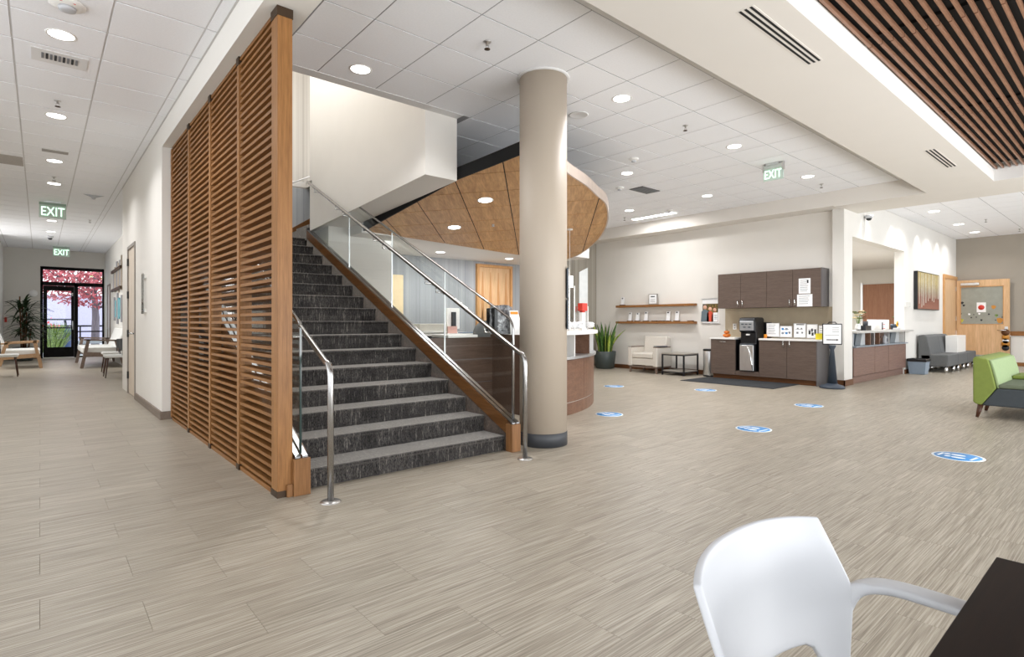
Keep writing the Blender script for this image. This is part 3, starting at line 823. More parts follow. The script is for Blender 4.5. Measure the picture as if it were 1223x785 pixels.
# air vents
t = thing('air_grille', 'small square air grille with bent blades beside the largest corridor downlight', 'vent', (.13, 6.55, HC))
MB().box(-.06, .34, 6.40, 6.70, HC - .006, HC + .001).build('face_plate', BORDER, t)
for k in range(9):
    MB().box(.01 + k * .03, .028 + k * .03, 6.47, 6.60, HC - .010, HC - .0055).build('blade', INKD if k % 2 else INK, t)
t = thing('air_grille', 'small flat air slot in front of the third corridor downlight', 'vent', (.16, 10.15, HC))
MB().box(.02, .31, 10.08, 10.22, HC - .006, HC + .001).build('face_plate', plain('grey_vent', srgb(160, 156, 152), .6), t)
t = thing('air_grille', 'long grey return air panel at the left side of the corridor ceiling', 'vent', (-.5, 11.1, HC))
MB().box(-1.39, -.19, 10.80, 11.40, HC - .008, HC + .001).build('face_plate', plain('grey_return_vent', srgb(172, 166, 160), .6), t)
t = thing('air_grille', 'dark rectangular grille in the lobby ceiling right of the canopy', 'vent', (8.404, 6.081, HC))
MB().box(8.14, 8.67, 5.93, 6.23, HC - .008, HC + .001).build('face_plate', plain('dark_vent', srgb(74, 74, 74), .6), t)
for k in range(5): MB().box(8.16, 8.65, 5.95 + k * .055, 5.975 + k * .055, HC - .011, HC - .0075).build('blade', INK, t)
# slot diffusers in the bulkhead
for (x0, x1, l) in [(3.640, 4.815, 'long triple slot diffuser in the dropped ceiling band, nearer the camera'), (8.34, 9.47, 'shorter triple slot diffuser farther along the dropped ceiling band')]:
    t = thing('slot_diffuser', l, 'vent', (x0, 1.81, BZ))
    MB().box(x0 - .01, x1 + .01, 1.755, 1.875, BZ - .003, BZ + .001).build('frame', BULK, t)
    for k in range(3): MB().box(x0, x1, 1.768 + k * .038, 1.786 + k * .038, BZ - .0045, BZ - .0025).build('slot', BLACK, t)

# exit signs
def exit_sign(p, xd, w, label, face=-1, arrow=True):
    """hanging acrylic sign; p top centre on ceiling, xd direction along the sign"""
    xd = Vector(xd).normalized(); n = Vector((-xd.y, xd.x, 0)) * face
    t = thing('exit_sign', label, 'exit sign', p)
    p = Vector(p); h = w * .62
    Mx = frame(p, xd, (0, 0, 1))
    MB().box(-w * .32, w * .32, -.03, .0, -.04, .04, Mx).build('canopy_plate', ALU, t)
    MB().box(-w * .5, w * .5, -.075, -.03, -.02, .02, Mx).build('housing', plain('exit_housing' + str(len(MATS)), srgb(150, 172, 156) if not arrow else srgb(205, 212, 206), .4), t)
    MB().box(-w * .5, w * .5, -.075 - h, -.075, -.004, .004, Mx).build('acrylic_panel', plain('exit_panel' + str(len(MATS)), srgb(206, 222, 212), .25), t)
    if arrow:
        for s in (-1, 1): MB().box(s * w * .48 - .014, s * w * .48 + .014, -.12, -.0, -.024, .024, Mx).build('bracket_arm', STEEL, t)
    ox = n * .006
    Mt = frame(p + Vector((0, 0, -.075 - h * .52)) + ox - xd * (w * .03 if arrow else 0), xd, (0, 0, 1))
    o = text('EXIT', h * .98, Mt @ Matrix.Diagonal((.72, 1, 1, 1)), EXITG, 'lettering', t, .002)
    return t
exit_sign((8.47, 3.78, HC), (0, -1, 0), .30, 'EXIT sign hanging from the lobby ceiling right of centre', -1)
exit_sign((.197, 14.40, HC), (1, 0, 0), .42, 'nearer green EXIT sign hanging in the corridor', -1, False)
exit_sign((.52, 22.6, HC), (1, 0, 0), .42, 'farther EXIT sign hanging just before the glazed exit door', -1, False)
# cameras
def camdome(p, label, down=True):
    t = thing('security_camera', label, 'camera', p); p = Vector(p)
    MB().lathe([(.075, 0), (.075, -.03), (.055, -.06), (0, -.06)], p, 24).build('housing', WPLAST, t)
    MB().lathe([(.05, -.058), (.048, -.08), (.03, -.1), (0, -.106)], p, 20).build('dome', BLKPL, t)
camdome((12.55, 3.72, BZ + .0), 'domed security camera at the top of the reception pier')
camdome((.22, 20.2, HC), 'domed security camera in the corridor ceiling, beyond the nearer exit sign')

# ================================================================ WOODEN CANOPY
cn = thing('wooden_canopy', 'tilted canopy of square maple panels curving over the reception desk', 'canopy', (5.2, 6.2, 2.9))
out = [(3.80, 7.95), (3.80, 5.454), (3.90, 4.90), (3.97, 4.47), (4.05, 4.33), (4.30, 4.335)]
arc = [(678.3, 207), (699.9, 221.4), (713.3, 234), (723.2, 243), (726, 255.5), (725, 266.3), (719.6, 279), (708.8, 291.5), (689, 305.4)]
ap = [cl(u, v) for u, v in arc]
ap.append(Vector((8.05, 7.95)))
def cat(P, k=6):
    o = []
    for i in range(len(P) - 1):
        p0, p1, p2, p3 = P[max(i - 1, 0)], P[i], P[i + 1], P[min(i + 2, len(P) - 1)]
        for j in range(k):
            t = j / k
            o.append(.5 * ((2 * p1) + (p2 - p0) * t + (2 * p0 - 5 * p1 + 4 * p2 - p3) * t * t + (3 * p1 - p0 - 3 * p2 + p3) * t ** 3))
    return o + [P[-1]]
curve = cat([Vector(q) for q in out[3:]] + ap, 4)
OUT = [Vector(q) for q in out[:3]] + curve
def clip(poly, a, b, c):     # keep a*x+b*y<=c
    res = []
    for i in range(len(poly)):
        p, q = poly[i], poly[(i + 1) % len(poly)]
        dp, dq = a * p.x + b * p.y - c, a * q.x + b * q.y - c
        if dp <= 0: res.append(p)
        if (dp < 0) != (dq < 0) and dp != dq: res.append(p + (q - p) * (dp / (dp - dq)))
    return res
E1 = Vector((.690, .724)); E2 = Vector((.724, -.690))
for i in range(-5, 8):
    for j in range(-5, 8):
        e1a = 7.05 + i * .6; e2a = -1.04 + j * .61; g = .007
        P = OUT
        P = clip(P, -E1.x, -E1.y, -(e1a + .010)); P = clip(P, E1.x, E1.y, e1a + .6 - .010) if P else P
        P = clip(P, -E2.x, -E2.y, -(e2a + g)) if P else P; P = clip(P, E2.x, E2.y, e2a + .61 - g) if P else P
        if len(P) < 3: continue
        ar = abs(sum(P[k].x * P[(k + 1) % len(P)].y - P[(k + 1) % len(P)].x * P[k].y for k in range(len(P))) / 2)
        if ar < .01: continue
        o = MB().prism([(p.x, p.y, cz(p.x, p.y)) for p in P], (0, 0, .006)).build('canopy_panel', CLOUDW, cn)
        # panel grain runs along the diagonal grid
        c_ = sum((Vector((p.x, p.y, 0)) for p in P), Vector()) / len(P)
        me = o.data; ang = math.atan2(E1.y, E1.x); base = Vector((c_.x - 5.2, c_.y - 6.2, 0))
        R = Matrix.Rotation(-ang, 4, 'Z')
        for v in me.vertices: v.co = R @ (v.co - base)
        o.location = base; o.rotation_euler = (0, 0, ang)
n = len(OUT)
MB().prism([(p.x, p.y, cz(p.x, p.y) + .007) for p in OUT], (0, 0, .02)).build('backing', BLACK, cn)
def rim(a, b_, name, mat, h, dz=0):
    m = MB()
    for i in range(a, b_):
        p, q = OUT[i], OUT[i + 1]
        m.add([(p.x, p.y, cz(*p) - .004 + dz), (q.x, q.y, cz(*q) - .004 + dz), (q.x, q.y, cz(*q) + h), (p.x, p.y, cz(*p) + h)], [(0, 1, 2, 3)])
    o = m.build(name, mat, cn); s = o.modifiers.new('solid', 'SOLIDIFY'); s.thickness = .02; s.offset = 0
    return o
rim(0, 6, 'shade_black_fascia', BLACK, .14)  # left fascia coloured black to stand for the shade on it
rim(6, n - 1, 'curved_rim', plain('pale_metal_rim', srgb(206, 190, 178), .35, .3), .13)
t = thing('sprinkler_head', 'tiny white sprinkler on the wooden canopy', 'sprinkler', (5.25, 6.2, cz(5.25, 6.2)))
pp = cl(589, 268); t.location = (pp.x, pp.y, cz(pp.x, pp.y))
MB().lathe([(.02, 0), (.014, -.03), (.03, -.034), (0, -.04)], n=12).build('body', WPLAST, t, local=True)
# pendant lamp hanging behind the column
P0 = cl(680.5, 273.5)
px, py = P0.x, P0.y
t = thing('pendant_lamp', 'white pendant lamp hanging behind the column above the counter', 'lamp', (px, py, 2.0))
zc = cz(px, py)
MB().lathe([(.05, 0), (.05, -.02), (0, -.02)], (px, py, zc), 20).build('ceiling_rose', WHITE, t)
ztop = aty(680, 330, py).z; zbot = aty(680, 343.5, py).z
MB().tube([(px, py, zc - .01), (px, py, ztop)], .004, 6).build('cable', WHITE, t)
MB().lathe([(0, ztop), (.055, ztop), (.055, zbot), (0, zbot)], (px, py, 0), 24).build('shade', glow('pendant_shade', (1, .97, .9, 1), 3.), t)

# ================================================================ RECEPTION DESK
DC = Vector((4.4, 7.9)); DR = 3.08
dk = thing('reception_desk', 'curved reception desk in brown laminate with a raised white counter', 'desk', (5.2, 5.6, 0))
def arcpts(r, a0, a1, n=28): return [(DC.x + r * math.cos(a0 + (a1 - a0) * i / n), DC.y + r * math.sin(a0 + (a1 - a0) * i / n)) for i in range(n + 1)]
def ring(name, r0, r1, a0, a1, z0, z1, mat, bevel=0, n=28):
    I, O = arcpts(r0, a0, a1, n), arcpts(r1, a0, a1, n); m = MB()
    v = []
    for (a, b) in zip(I, O): v += [(a[0], a[1], z0), (b[0], b[1], z0), (b[0], b[1], z1), (a[0], a[1], z1)]
    f = []
    for i in range(n):
        k = i * 4
        for j in range(4): f.append((k + j, k + (j + 1) % 4, k + 4 + (j + 1) % 4, k + 4 + j))
    f += [(0, 3, 2, 1), (n * 4, n * 4 + 1, n * 4 + 2, n * 4 + 3)]
    m.add(v, f); m.smooth = [False] * len(m.f)
    return m.build(name, mat, dk, bevel)
A0, A1 = math.radians(-84), math.radians(14)
seams = [math.radians(d) for d in (-84, -66, -38.5, -12, 14)]
for i in range(4): ring('front_panel', DR - .04, DR, seams[i] + .0012, seams[i + 1] - .0012, .165, .71, DESKW, n=10)
ring('plinth', DR - .05, DR - .004, A0, A1, 0, .155, DESKW)
ring('plinth_strip', DR - .05, DR - .008, A0, A1, .155, .165, ALU)
ring('metal_ledge', DR - .34, DR + .03, A0, A1, .72, .755, ALU)
ring('display_back', DR - .36, DR - .33, A0, A1, .755, 1.03, WHITE)
ring('counter_top', DR - .42, DR + .06, A0, A1, 1.035, 1.085, WHITE, .006)
for k, dg in enumerate((-84, -72, -60, -48, -45, -36, -24, -12, 0, 14)):
    a = math.radians(dg)
    o = ring('divider', DR - .33, DR - .01, a, a + .008, .755, 1.035, DESKW if k % 2 == 0 else WHITE, n=1)
for a0, a1, mt in ((-71, -62, GREYLAM), (-59, -52, GREYLAM), (-50, -46, GREYLAM), (-30, -20, GREYLAM)):
    ring('display_panel', DR - .30, DR - .25, math.radians(a0), math.radians(a1), .76, 1.02, mt, n=4)
# return wing seen through the stair glass
MB().box(4.70, 4.76, 4.86, 5.94, .0, 1.035).build('end_panel', DESKDK, dk)
MB().box(3.58, 4.70, 5.90, 5.94, 0, .395).box(3.58, 4.70, 5.90, 5.94, .405, .705).box(3.58, 4.70, 5.90, 5.94, .715, 1.0).build('wing_panel', DESKDK, dk)
MB().box(3.58, 4.70, 5.905, 5.93, 0, 1.0).build('wing_reveal', CABSIDE, dk)
MB().box(3.95, 4.42, 5.86, 6.25, 1.0, 1.035).build('wing_counter', WHITE, dk, .004)
# back work counter along the wall
wc = thing('work_counter', 'white topped work counter against the grey ribbed wall', 'counter', (6.0, 9.2, 0))
MB().box(5.2, 7.10, 8.9, 9.6, .94, .98).build('counter_top', WHITE, wc, .004)
MB().box(5.25, 7.0, 8.95, 9.6, .1, .94).build('cabinet_body', BLKPL, wc)
MB().box(6.62, 7.02, 8.93, 8.95, .1, .93).build('drawer_front', WHITE, wc)
pr = thing('printer', 'beige box printer on the work counter', 'printer', (5.75, 9.2, .98))
MB().box(5.42, 6.05, 9.0, 9.45, .98, 1.17).build('body', plain('printer_beige', srgb(206, 202, 192), .5), pr, .01)
MB().box(5.46, 6.0, 8.93, 9.0, 1.0, 1.03).build('paper_tray', WHITE, pr)
tag(MB().box(6.06, 6.28, 9.0, 9.12, .981, 1.12).build('notepad_stack', plain('pink_paper', srgb(236, 190, 180), .7), bevel=.003, loc=(6.17, 9.06, .98)), 'pink and yellow note stack beside the beige printer', 'notes')
mo = thing('monitor', 'white desktop monitor seen edge-on behind the stair glass', 'monitor', (6.5, 9.1, .98))
p0, p1 = aty(534, 368, 9.3), aty(549, 394, 9.3)
MB().box(p0.x, p1.x, 9.3, 9.34, p1.z + .02, p0.z).build('screen_back', WHITE, mo, .006)
MB().box(p0.x + .1, p0.x + .18, 9.24, 9.30, 1.02, p0.z - .08).build('stand', BLKPL, mo)
MB().box(p0.x - .02, p1.x + .05, 9.1, 9.4, .981, 1.0).build('foot', WHITE, mo)
kb = MB().box(6.35, 6.85, 8.93, 9.08, .981, 1.0); tag(kb.build('keyboard', plain('blue_grey_keys', srgb(110, 124, 146), .5), bevel=.003, loc=(6.6, 9, .98)), 'dark keyboard at the front of the work counter', 'keyboard')
# office door in the back wall
d = thing('door_1', 'maple door with flame veneer in the grey ribbed wall', 'door', (7.48, 10, 0), kind='structure')
a, b_ = aty(568, 317, 10), aty(610, 317, 10)
X0, X1 = a.x, b_.x; ZD = 2.52
MB().box(X0, X0 + .06, 9.93, 10.05, 0, ZD).box(X1 - .06, X1, 9.93, 10.05, 0, ZD).box(X0 + .06, X1 - .06, 9.93, 10.05, ZD - .06, ZD).build('door_frame', MAPLED, d)
MB().box(X0 + .062, X1 - .062, 9.97, 10.02, .01, ZD - .062).build('door_leaf', MAPLE, d)
wdt = (X1 - X0 - .124) / 4
FL = wood('flame_veneer', srgb(184, 132, 82), srgb(206, 154, 104), 'z', .5)
for k in range(4):
    cx_ = X0 + .062 + wdt * (k + .5)
    for z0, z1 in ((.3, 1.5), (1.2, 2.35)):
        pts = [(cx_ - wdt * .22, 9.968, z0), (cx_ + wdt * .22, 9.968, z0), (cx_ + wdt * .16, 9.968, z0 + (z1 - z0) * .5), (cx_ + .01, 9.968, z1), (cx_ - .01, 9.968, z1), (cx_ - wdt * .16, 9.968, z0 + (z1 - z0) * .5)]
        MB().prism(pts, (0, .003, 0)).build('veneer_figure', FL, d)
d2 = thing('door_2', 'pale maple door edge at the left end of the ribbed wall', 'door', (5.4, 9.98, 0), kind='structure')
a, b_ = aty(468.5, 328, 9.95), aty(481, 328, 9.95)
MB().box(a.x - .15, b_.x, 9.93, 9.99, 0, a.z).build('door_leaf', plain('pale_maple', srgb(226, 204, 164), .5), d2)
w = MB().box(8.75, 9.6, 9.90, 9.98, .9, 1.42).build('wall_panel', MAPLED, loc=(9, 9.9, .9)); tag(w, 'maple wall panel low on the ribbed wall right of the flame veneer door', 'panel')
# bagged monitor on the desk
mb = thing('covered_monitor', 'computer monitor wrapped in crumpled clear plastic on the desk wing', 'monitor', (4.5, 5.75, 1.0))
M = MB(); n1, n2 = 9, 10
a, b_ = aty(584, 398, 5.7), aty(614, 366, 5.7)
rnd = random.Random(4)
for side in (0, 1):
    vs = []
    for i in range(n1):
        for j in range(n2):
            u, v = i / (n1 - 1), j / (n2 - 1)
            w_ = math.sin(PI * min(1, max(0, u))) ** .4
            x = a.x + (b_.x - a.x) * (u * (1 - .15 * v) + .05 * v)
            z = a.z - .02 + (b_.z - a.z + .02) * v * (1 - .10 * abs(u - .45)) + .02 * rnd.random()
            y = 5.7 + (-1 if side == 0 else 1) * (.06 + .05 * (1 - v)) * w_ + .02 * (rnd.random() - .5)
            vs.append((x, y, z))
    M.add(vs, [(i * n2 + j, (i + 1) * n2 + j, (i + 1) * n2 + j + 1, i * n2 + j + 1) for i in range(n1 - 1) for j in range(n2 - 1)])
m_, nt, bb = _new('crumpled_plastic')
nt.links.new(_ramp(nt, _noise(nt, _coord(nt), 22, 5, .75), [(.35, srgb(46, 44, 46)), (.55, srgb(140, 142, 146)), (.75, srgb(214, 216, 218))]), bb.inputs['Base Color'])
bb.inputs['Roughness'].default_value = .18
M.build('plastic_cover', m_, mb)
MB().box(a.x + .03, a.x + .09, 5.62, 5.8, a.z + .02, a.z + .33).build('monitor_edge', BLKPL, mb, .01)
MB().box(a.x + .1, a.x + .22, 5.65, 5.75, a.z - .02, a.z + .05).build('stand', BLKPL, mb)
sg = thing('desk_notice', 'white notice with an orange heading beside the wrapped monitor', 'notice', (4.85, 5.6, 1.0))
a1_, a2_ = aty(608, 371, 5.56), aty(618, 402, 5.56)
MB().prism([(a1_.x, 5.52, 1.036), (a2_.x + .07, 5.52, 1.036), (a2_.x, 5.55, a1_.z), (a1_.x, 5.55, a1_.z)], (0, .008, 0)).build('sheet', PAPER, sg)
MB().box(a1_.x + .01, a2_.x - .01, 5.537, 5.542, a1_.z - .05, a1_.z - .015).build('orange_band', ORG, sg)
MB().box(a1_.x, a2_.x + .07, 5.50, 5.56, .99, 1.036).build('base', WHITE, sg)
# office chair behind the desk
oc = thing('office_chair', 'dark grey office chair back behind the desk wing', 'chair', (4.6, 6.7, 0))
q0, q1 = aty(569, 391, 6.9), aty(592, 401, 6.9)
MB().lathe([(0, -.05), (.2, -.05), (.25, -.02), (.25, .02), (.2, .05), (0, .05)], ((q0.x + q1.x) / 2, 6.9, q0.z - .12), 20, Matrix.Rotation(PI / 2, 3, 'X').to_4x4() @ Matrix.Diagonal((1, .9, 1, 1))).build('backrest', SOFAG, oc)
MB().lathe([(0, -.04), (.24, -.04), (.26, 0), (.22, .04), (0, .04)], ((q0.x + q1.x) / 2, 6.65, .5), 20).build('seat', SOFAG, oc)
MB().tube([((q0.x + q1.x) / 2, 6.65, .1), ((q0.x + q1.x) / 2, 6.65, .48)], .03, 10).build('column', BLKPL, oc)
for k in range(5):
    an = k * 2 * PI / 5
    c0 = Vector(((q0.x + q1.x) / 2, 6.65, .1))
    MB().tube([c0, c0 + Vector((.28 * math.cos(an), .28 * math.sin(an), -.06))], .02, 6).build('leg', BLKPL, oc)
    MB().ball(c0 + Vector((.28 * math.cos(an), .28 * math.sin(an), -.065)), .034, 8).build('caster', BLKPL, oc)
MB().tube([((q0.x + q1.x) / 2, 6.88, .5), ((q0.x + q1.x) / 2, 6.93, .9)], .02, 6).build('back_support', BLKPL, oc)

# counter things right of the column
def oncounter(u, r=DR - .15): # point on the ring at that column of the photograph, near side
    d = _ray(u, 400); dx, dy = d[0], d[1]
    A = dx * dx + dy * dy; B = -2 * (dx * DC.x + dy * DC.y); Cc = DC.length_squared - r * r
    t = (-B - math.sqrt(max(0, B * B - 4 * A * Cc))) / (2 * A)
    return Vector((dx * t, dy * t, 1.085))
ps = thing('sneeze_guard', 'clear acrylic counter shield standing behind the column', 'shield', oncounter(683))
for u, dz in ((680, .62), (686, .62), (695, .36), (702, .36)):
    p = oncounter(u); t_ = (p - Vector((DC.x, DC.y, 1.085))).normalized(); tg = Vector((-t_.y, t_.x, 0))
    MB().bar(p + Vector((0, 0, 0)), p + Vector((0, 0, dz)), .014).build('post', WHITE, ps)
for u0, u1, dz in ((680, 686, .6), (686, 702, .34)):
    p, q = oncounter(u0), oncounter(u1)
    MB().prism([p + Vector((0, 0, .03)), q + Vector((0, 0, .03)), q + Vector((0, 0, dz)), p + Vector((0, 0, dz))], (.0, .006, 0)).build('acrylic_sheet', ACRYL, ps)
p = oncounter(695.5, DR - .1)
sp = thing('sanitizer_station', 'counter dispenser with a red head on the white counter', 'dispenser', p)
MB().box(p.x - .05, p.x + .05, p.y - .04, p.y + .04, 1.085, 1.10).box(p.x - .035, p.x + .035, p.y - .03, p.y + .03, 1.10, 1.34).build('body', WHITE, sp, .004)
MB().box(p.x - .055, p.x + .055, p.y - .05, p.y + .04, 1.36, 1.47).box(p.x - .03, p.x + .03, p.y - .03, p.y + .03, 1.33, 1.36).build('red_head', RED, sp, .008)
rnd = random.Random(11)
for k, (u, l) in enumerate([(678.5, 'small clear plastic pouch on the counter, nearest the column'), (685, 'crumpled clear plastic pouch, second from the column on the counter'), (691.5, 'crumpled clear plastic pouch in the middle of the counter'), (705, 'small clear plastic pouch at the outer end of the counter')]):
    p = oncounter(u, DR - .03 - .05 * (k % 2))
    m = MB(); vs = []
    for i in range(7):
        for j in range(8):
            a = PI * i / 6 - PI / 2; b = 2 * PI * j / 8; r_ = .07 * (1 + .5 * (rnd.random() - .5))
            vs.append((p.x + r_ * math.cos(a) * math.cos(b), p.y + r_ * math.cos(a) * math.sin(b), 1.088 + .072 + r_ * .62 * math.sin(a)))
    m.add(vs, [(i * 8 + j, i * 8 + (j + 1) % 8, (i + 1) * 8 + (j + 1) % 8, (i + 1) * 8 + j) for i in range(6) for j in range(8)])
    tag(m.build('plastic_pouch', plain('translucent_pouch' + str(k), srgb(222, 224, 226), .15, coat=.5, var=.1, nscale=30), loc=(p.x, p.y, 1.088)), l, 'pouch', 'crumpled pouches on the counter')
# plaques on the column
def plaque(z0, z1, label, yel=False):
    t = thing('column_plaque', label, 'plaque', (4.03, 4.0, z0))
    an = math.radians(-47)
    for nm, mt, w_, r0, r1, dz in (('backing', DGREY, .19, .236, .248, 0), ('face', WHITE, .17, .248, .254, .01)):
        m = MB(); M_ = Matrix.Translation((COLC[0], COLC[1], 0)) @ Matrix.Rotation(an, 4, 'Z')
        m.box(r0, r1, -w_ / 2, w_ / 2, z0 + dz, z1 - dz, M_); m.build(nm, mt, t)
    M_ = Matrix.Translation((COLC[0], COLC[1], 0)) @ Matrix.Rotation(an, 4, 'Z')
    for k in range(7):
        zz = z1 - .04 - k * (z1 - z0 - .07) / 7
        MB().box(.254, .256, -.07, .07, zz - .009, zz, M_).build('text_line', YEL if yel and k in (1, 2, 3) else INK, t)
dcol = Vector((COLC[0], COLC[1])).dot(Vector((S_, C_)))
zz = lambda v: EYE + (385 - v) / FPX * 5.55
plaque(zz(357), zz(322), 'grey framed plaque high on the right side of the column')
plaque(zz(393), zz(358.5), 'white notice with a yellow stripe low on the right side of the column', True)
# glazed partition & white board on the ribbed wall
gp = thing('glass_partition', 'white glazed partition screen at the end of the reception wall', 'partition', (9.6, 9.3, 0))
a, b_ = aty(692, 325, 9.3), aty(702, 320, 9.3)
MB().prism([(a.x, 9.3, .9), (b_.x, 9.3, .9), (b_.x, 9.3, b_.z), (a.x, 9.3, a.z)], (0, .02, 0)).build('frosted_panel', plain('frosted_white', srgb(224, 228, 228), .2), gp)
MB().box(a.x, b_.x, 9.28, 9.34, 0, .9).build('base_panel', WHITE, gp)

# ================================================================ SHELF WALL
XSH = XW
def wallshelf(z, label):
    t = thing('wall_shelf', label, 'shelf', (XSH, 8.0, z), group='oak wall shelves')
    MB().box(XSH - .16, XSH, 6.93, 9.19, z - .02, z + .035).build('board', SHELFW, t, .003)
wallshelf(1.60, 'upper oak wall shelf with two small frames')
wallshelf(1.185, 'lower oak wall shelf with a row of white card holders')
def leaflet(u, z, h, label, w=.10, face=PAPER, dark=False):
    y = atx(u, 380, XSH - .09).y
    t = thing('card_holder', label, 'card holder', (XSH - .09, y, z), group='card holders on the wall shelves')
    MB().box(XSH - .13, XSH - .03, y - w / 2 - .01, y + w / 2 + .01, z, z + .02).build('wood_base', BASEW, t)
    if h:
        MB().prism([(XSH - .085, y - w / 2, z + .018), (XSH - .085, y + w / 2, z + .018), (XSH - .06, y + w / 2, z + h), (XSH - .06, y - w / 2, z + h)], (.006, 0, 0)).build('card', face, t)
        MB().box(XSH - .075, XSH - .068, y - .015, y + .02, z + h - .04, z + h - .012).build('dark_mark', INKD, t)
zt = 1.22
for u, h, l in [(752, .23, 'first white card from the left on the lower shelf'), (761, .22, 'second white card from the left on the lower shelf'), (771, .24, 'third white card from the left on the lower shelf'),
                (781.5, 0, 'empty wooden card base left of the middle of the lower shelf'), (789.5, 0, 'empty wooden card base at the middle of the lower shelf'),
                (797.5, .24, 'white card just right of the empty bases on the lower shelf'), (808, .24, 'rightmost white card on the lower shelf'), (824.5, 0, 'empty wooden card base at the right end of the lower shelf')]:
    leaflet(u, zt, h, l)
leaflet(743, 1.635, .21, 'white card on the upper shelf, near its left end')
y = atx(780, 380, XSH - .09).y
t = thing('award_plaque', 'grey framed plaque standing on the upper shelf', 'plaque', (XSH - .09, y, 1.635))
MB().box(XSH - .10, XSH - .07, y - .13, y + .13, 1.635, 1.90).build('frame', plain('grey_frame', srgb(150, 146, 140), .5), t, .003)
MB().box(XSH - .103, XSH - .10, y - .105, y + .105, 1.66, 1.88).build('sheet', PAPER, t)
MB().box(XSH - .105, XSH - .103, y - .06, y + .06, 1.82, 1.845).build('heading', INKD, t)
for k in range(3): MB().box(XSH - .105, XSH - .103, y - .07, y + .07, 1.70 + k * .03, 1.707 + k * .03).build('text_line', INK, t)
# poster
a, b_ = atx(839, 356, XSH - .01), atx(858.5, 385, XSH - .01)
t = thing('photo_poster', 'poster with a photo of three smiling people in grey and orange tops', 'poster', (XSH - .01, (a.y + b_.y) / 2, 1.1))
y1, y0 = a.y, b_.y
MB().box(XSH - .012, XSH - .002, y0, y1, 1.17, 1.73).build('sheet', PAPER, t)
MB().box(XSH - .02, XSH - .002, y0 - .02, y1 + .02, 1.72, 1.745).box(XSH - .02, XSH - .002, y0 - .02, y1 + .02, 1.16, 1.185).build('hanger_rail', ALU, t)
m_, nt, bb = _new('autumn_photo')
nt.links.new(_ramp(nt, _noise(nt, _coord(nt), 14, 5, .7), [(.3, srgb(40, 34, 26)), (.5, srgb(96, 84, 40)), (.7, srgb(190, 150, 80))]), bb.inputs['Base Color'])
xp = XSH - .0135
MB().box(xp, xp + .0013, y0 + .015, y1 - .005, 1.21, 1.62).build('picture', m_, t)
W_ = y1 - y0
SKIN = plain('printed_skin', srgb(224, 176, 150), .7); GRY = plain('printed_grey_top', srgb(98, 112, 120), .7); ORT = plain('printed_orange_top', srgb(214, 84, 60), .7)
for (fu, zc_, r_, top, hair) in ((.84, 1.54, .05, GRY, INKD), (.52, 1.50, .043, ORT, BASEW), (.24, 1.48, .04, ORT, BASEW)):
    yc = y0 + W_ * fu
    MB().lathe([(0, 0), (r_ * 1.25, 0), (r_ * 1.25, .0007), (0, .0007)], (xp - .0007, yc, zc_ + .012), 20, Matrix.Rotation(-PI / 2, 4, 'Y')).build('hair', hair, t)
    MB().prism([(xp - .0004, yc - r_ * 2, 1.215), (xp - .0004, yc + r_ * 2, 1.215), (xp - .0004, yc + r_ * 1.7, zc_ - .09), (xp - .0004, yc + r_ * .5, zc_ - .05), (xp - .0004, yc - r_ * .5, zc_ - .05), (xp - .0004, yc - r_ * 1.7, zc_ - .09)], (-.001, 0, 0)).build('printed_top', top, t)
    MB().lathe([(0, 0), (r_, 0), (r_, .0007), (0, .0007)], (xp - .0015, yc, zc_), 20, Matrix.Rotation(-PI / 2, 4, 'Y')).build('face', SKIN, t)
MB().box(xp - .003, xp - .002, y0 + .02, y0 + .13, 1.215, 1.42).build('white_panel', PAPER, t)
for k in range(4): MB().box(xp - .0036, xp - .003, y0 + .035, y0 + .11, 1.27 + k * .03, 1.278 + k * .03).build('text_line', INK, t)

# snake plant
def snake(x, y):
    t = thing('snake_plant', 'tall snake plant in a dark round planter against the shelf wall', 'plant', (x, y, 0))
    MB().lathe([(.19, 0), (.235, .02), (.285, .44), (.275, .45), (.25, .43), (.24, .40), (0, .40)], (x, y, 0), 32).build('planter', POTG, t)
    MB().lathe([(0, .405), (.245, .405)], (x, y, 0), 20).build('soil', SOIL, t)
    r = random.Random(5)
    for k in range(34):
        a = r.random() * 2 * PI; rad = r.random() ** .6 * .17
        bx, by = x + rad * math.cos(a), y + rad * math.sin(a)
        h = .45 + .52 * r.random() * (1 - rad * 1.6); lean = .10 + rad * .8 * r.random(); w = .026 + .014 * r.random()
        if k == 0: a, h, lean, bx, by = -1.2, .62, .42, x + .02, y - .15
        if k == 1: a, h, lean, bx, by = 1.9, .75, .32, x - .05, y + .12
        d = Vector((math.cos(a), math.sin(a), 0)); tw = r.random() * PI
        sd = Vector((math.cos(tw), math.sin(tw), 0)); nn = Vector((-sd.y, sd.x, 0)) * .004
        m = MB(); n = 6; vs = []
        for i in range(n + 1):
            q = i / n; c0 = Vector((bx, by, .40)) + d * lean * q * q + Vector((0, 0, h * q))
            ww = w * (.75 + .5 * math.sin(PI * min(1, q * 1.1)) if q < .7 else (1 - q) / .3 * 1.15) if q < 1 else 0.001
            s2 = sd * ww
            vs += [c0 - s2, c0 + nn, c0 + s2, c0 - nn]
        fs = []
        for i in range(n):
            for j in range(4): fs.append((i * 4 + j, i * 4 + (j + 1) % 4, i * 4 + 4 + (j + 1) % 4, i * 4 + 4 + j))
        m.add(vs, fs, True).build('leaf', SNAKEY if k % 4 == 0 else SNAKE, t)
snake(11.18, 9.33)

# armchair (faces -x)
ac = thing('armchair', 'light grey square armchair with exposed leg frame under the shelves', 'armchair', (11.05, 8.0, 0))
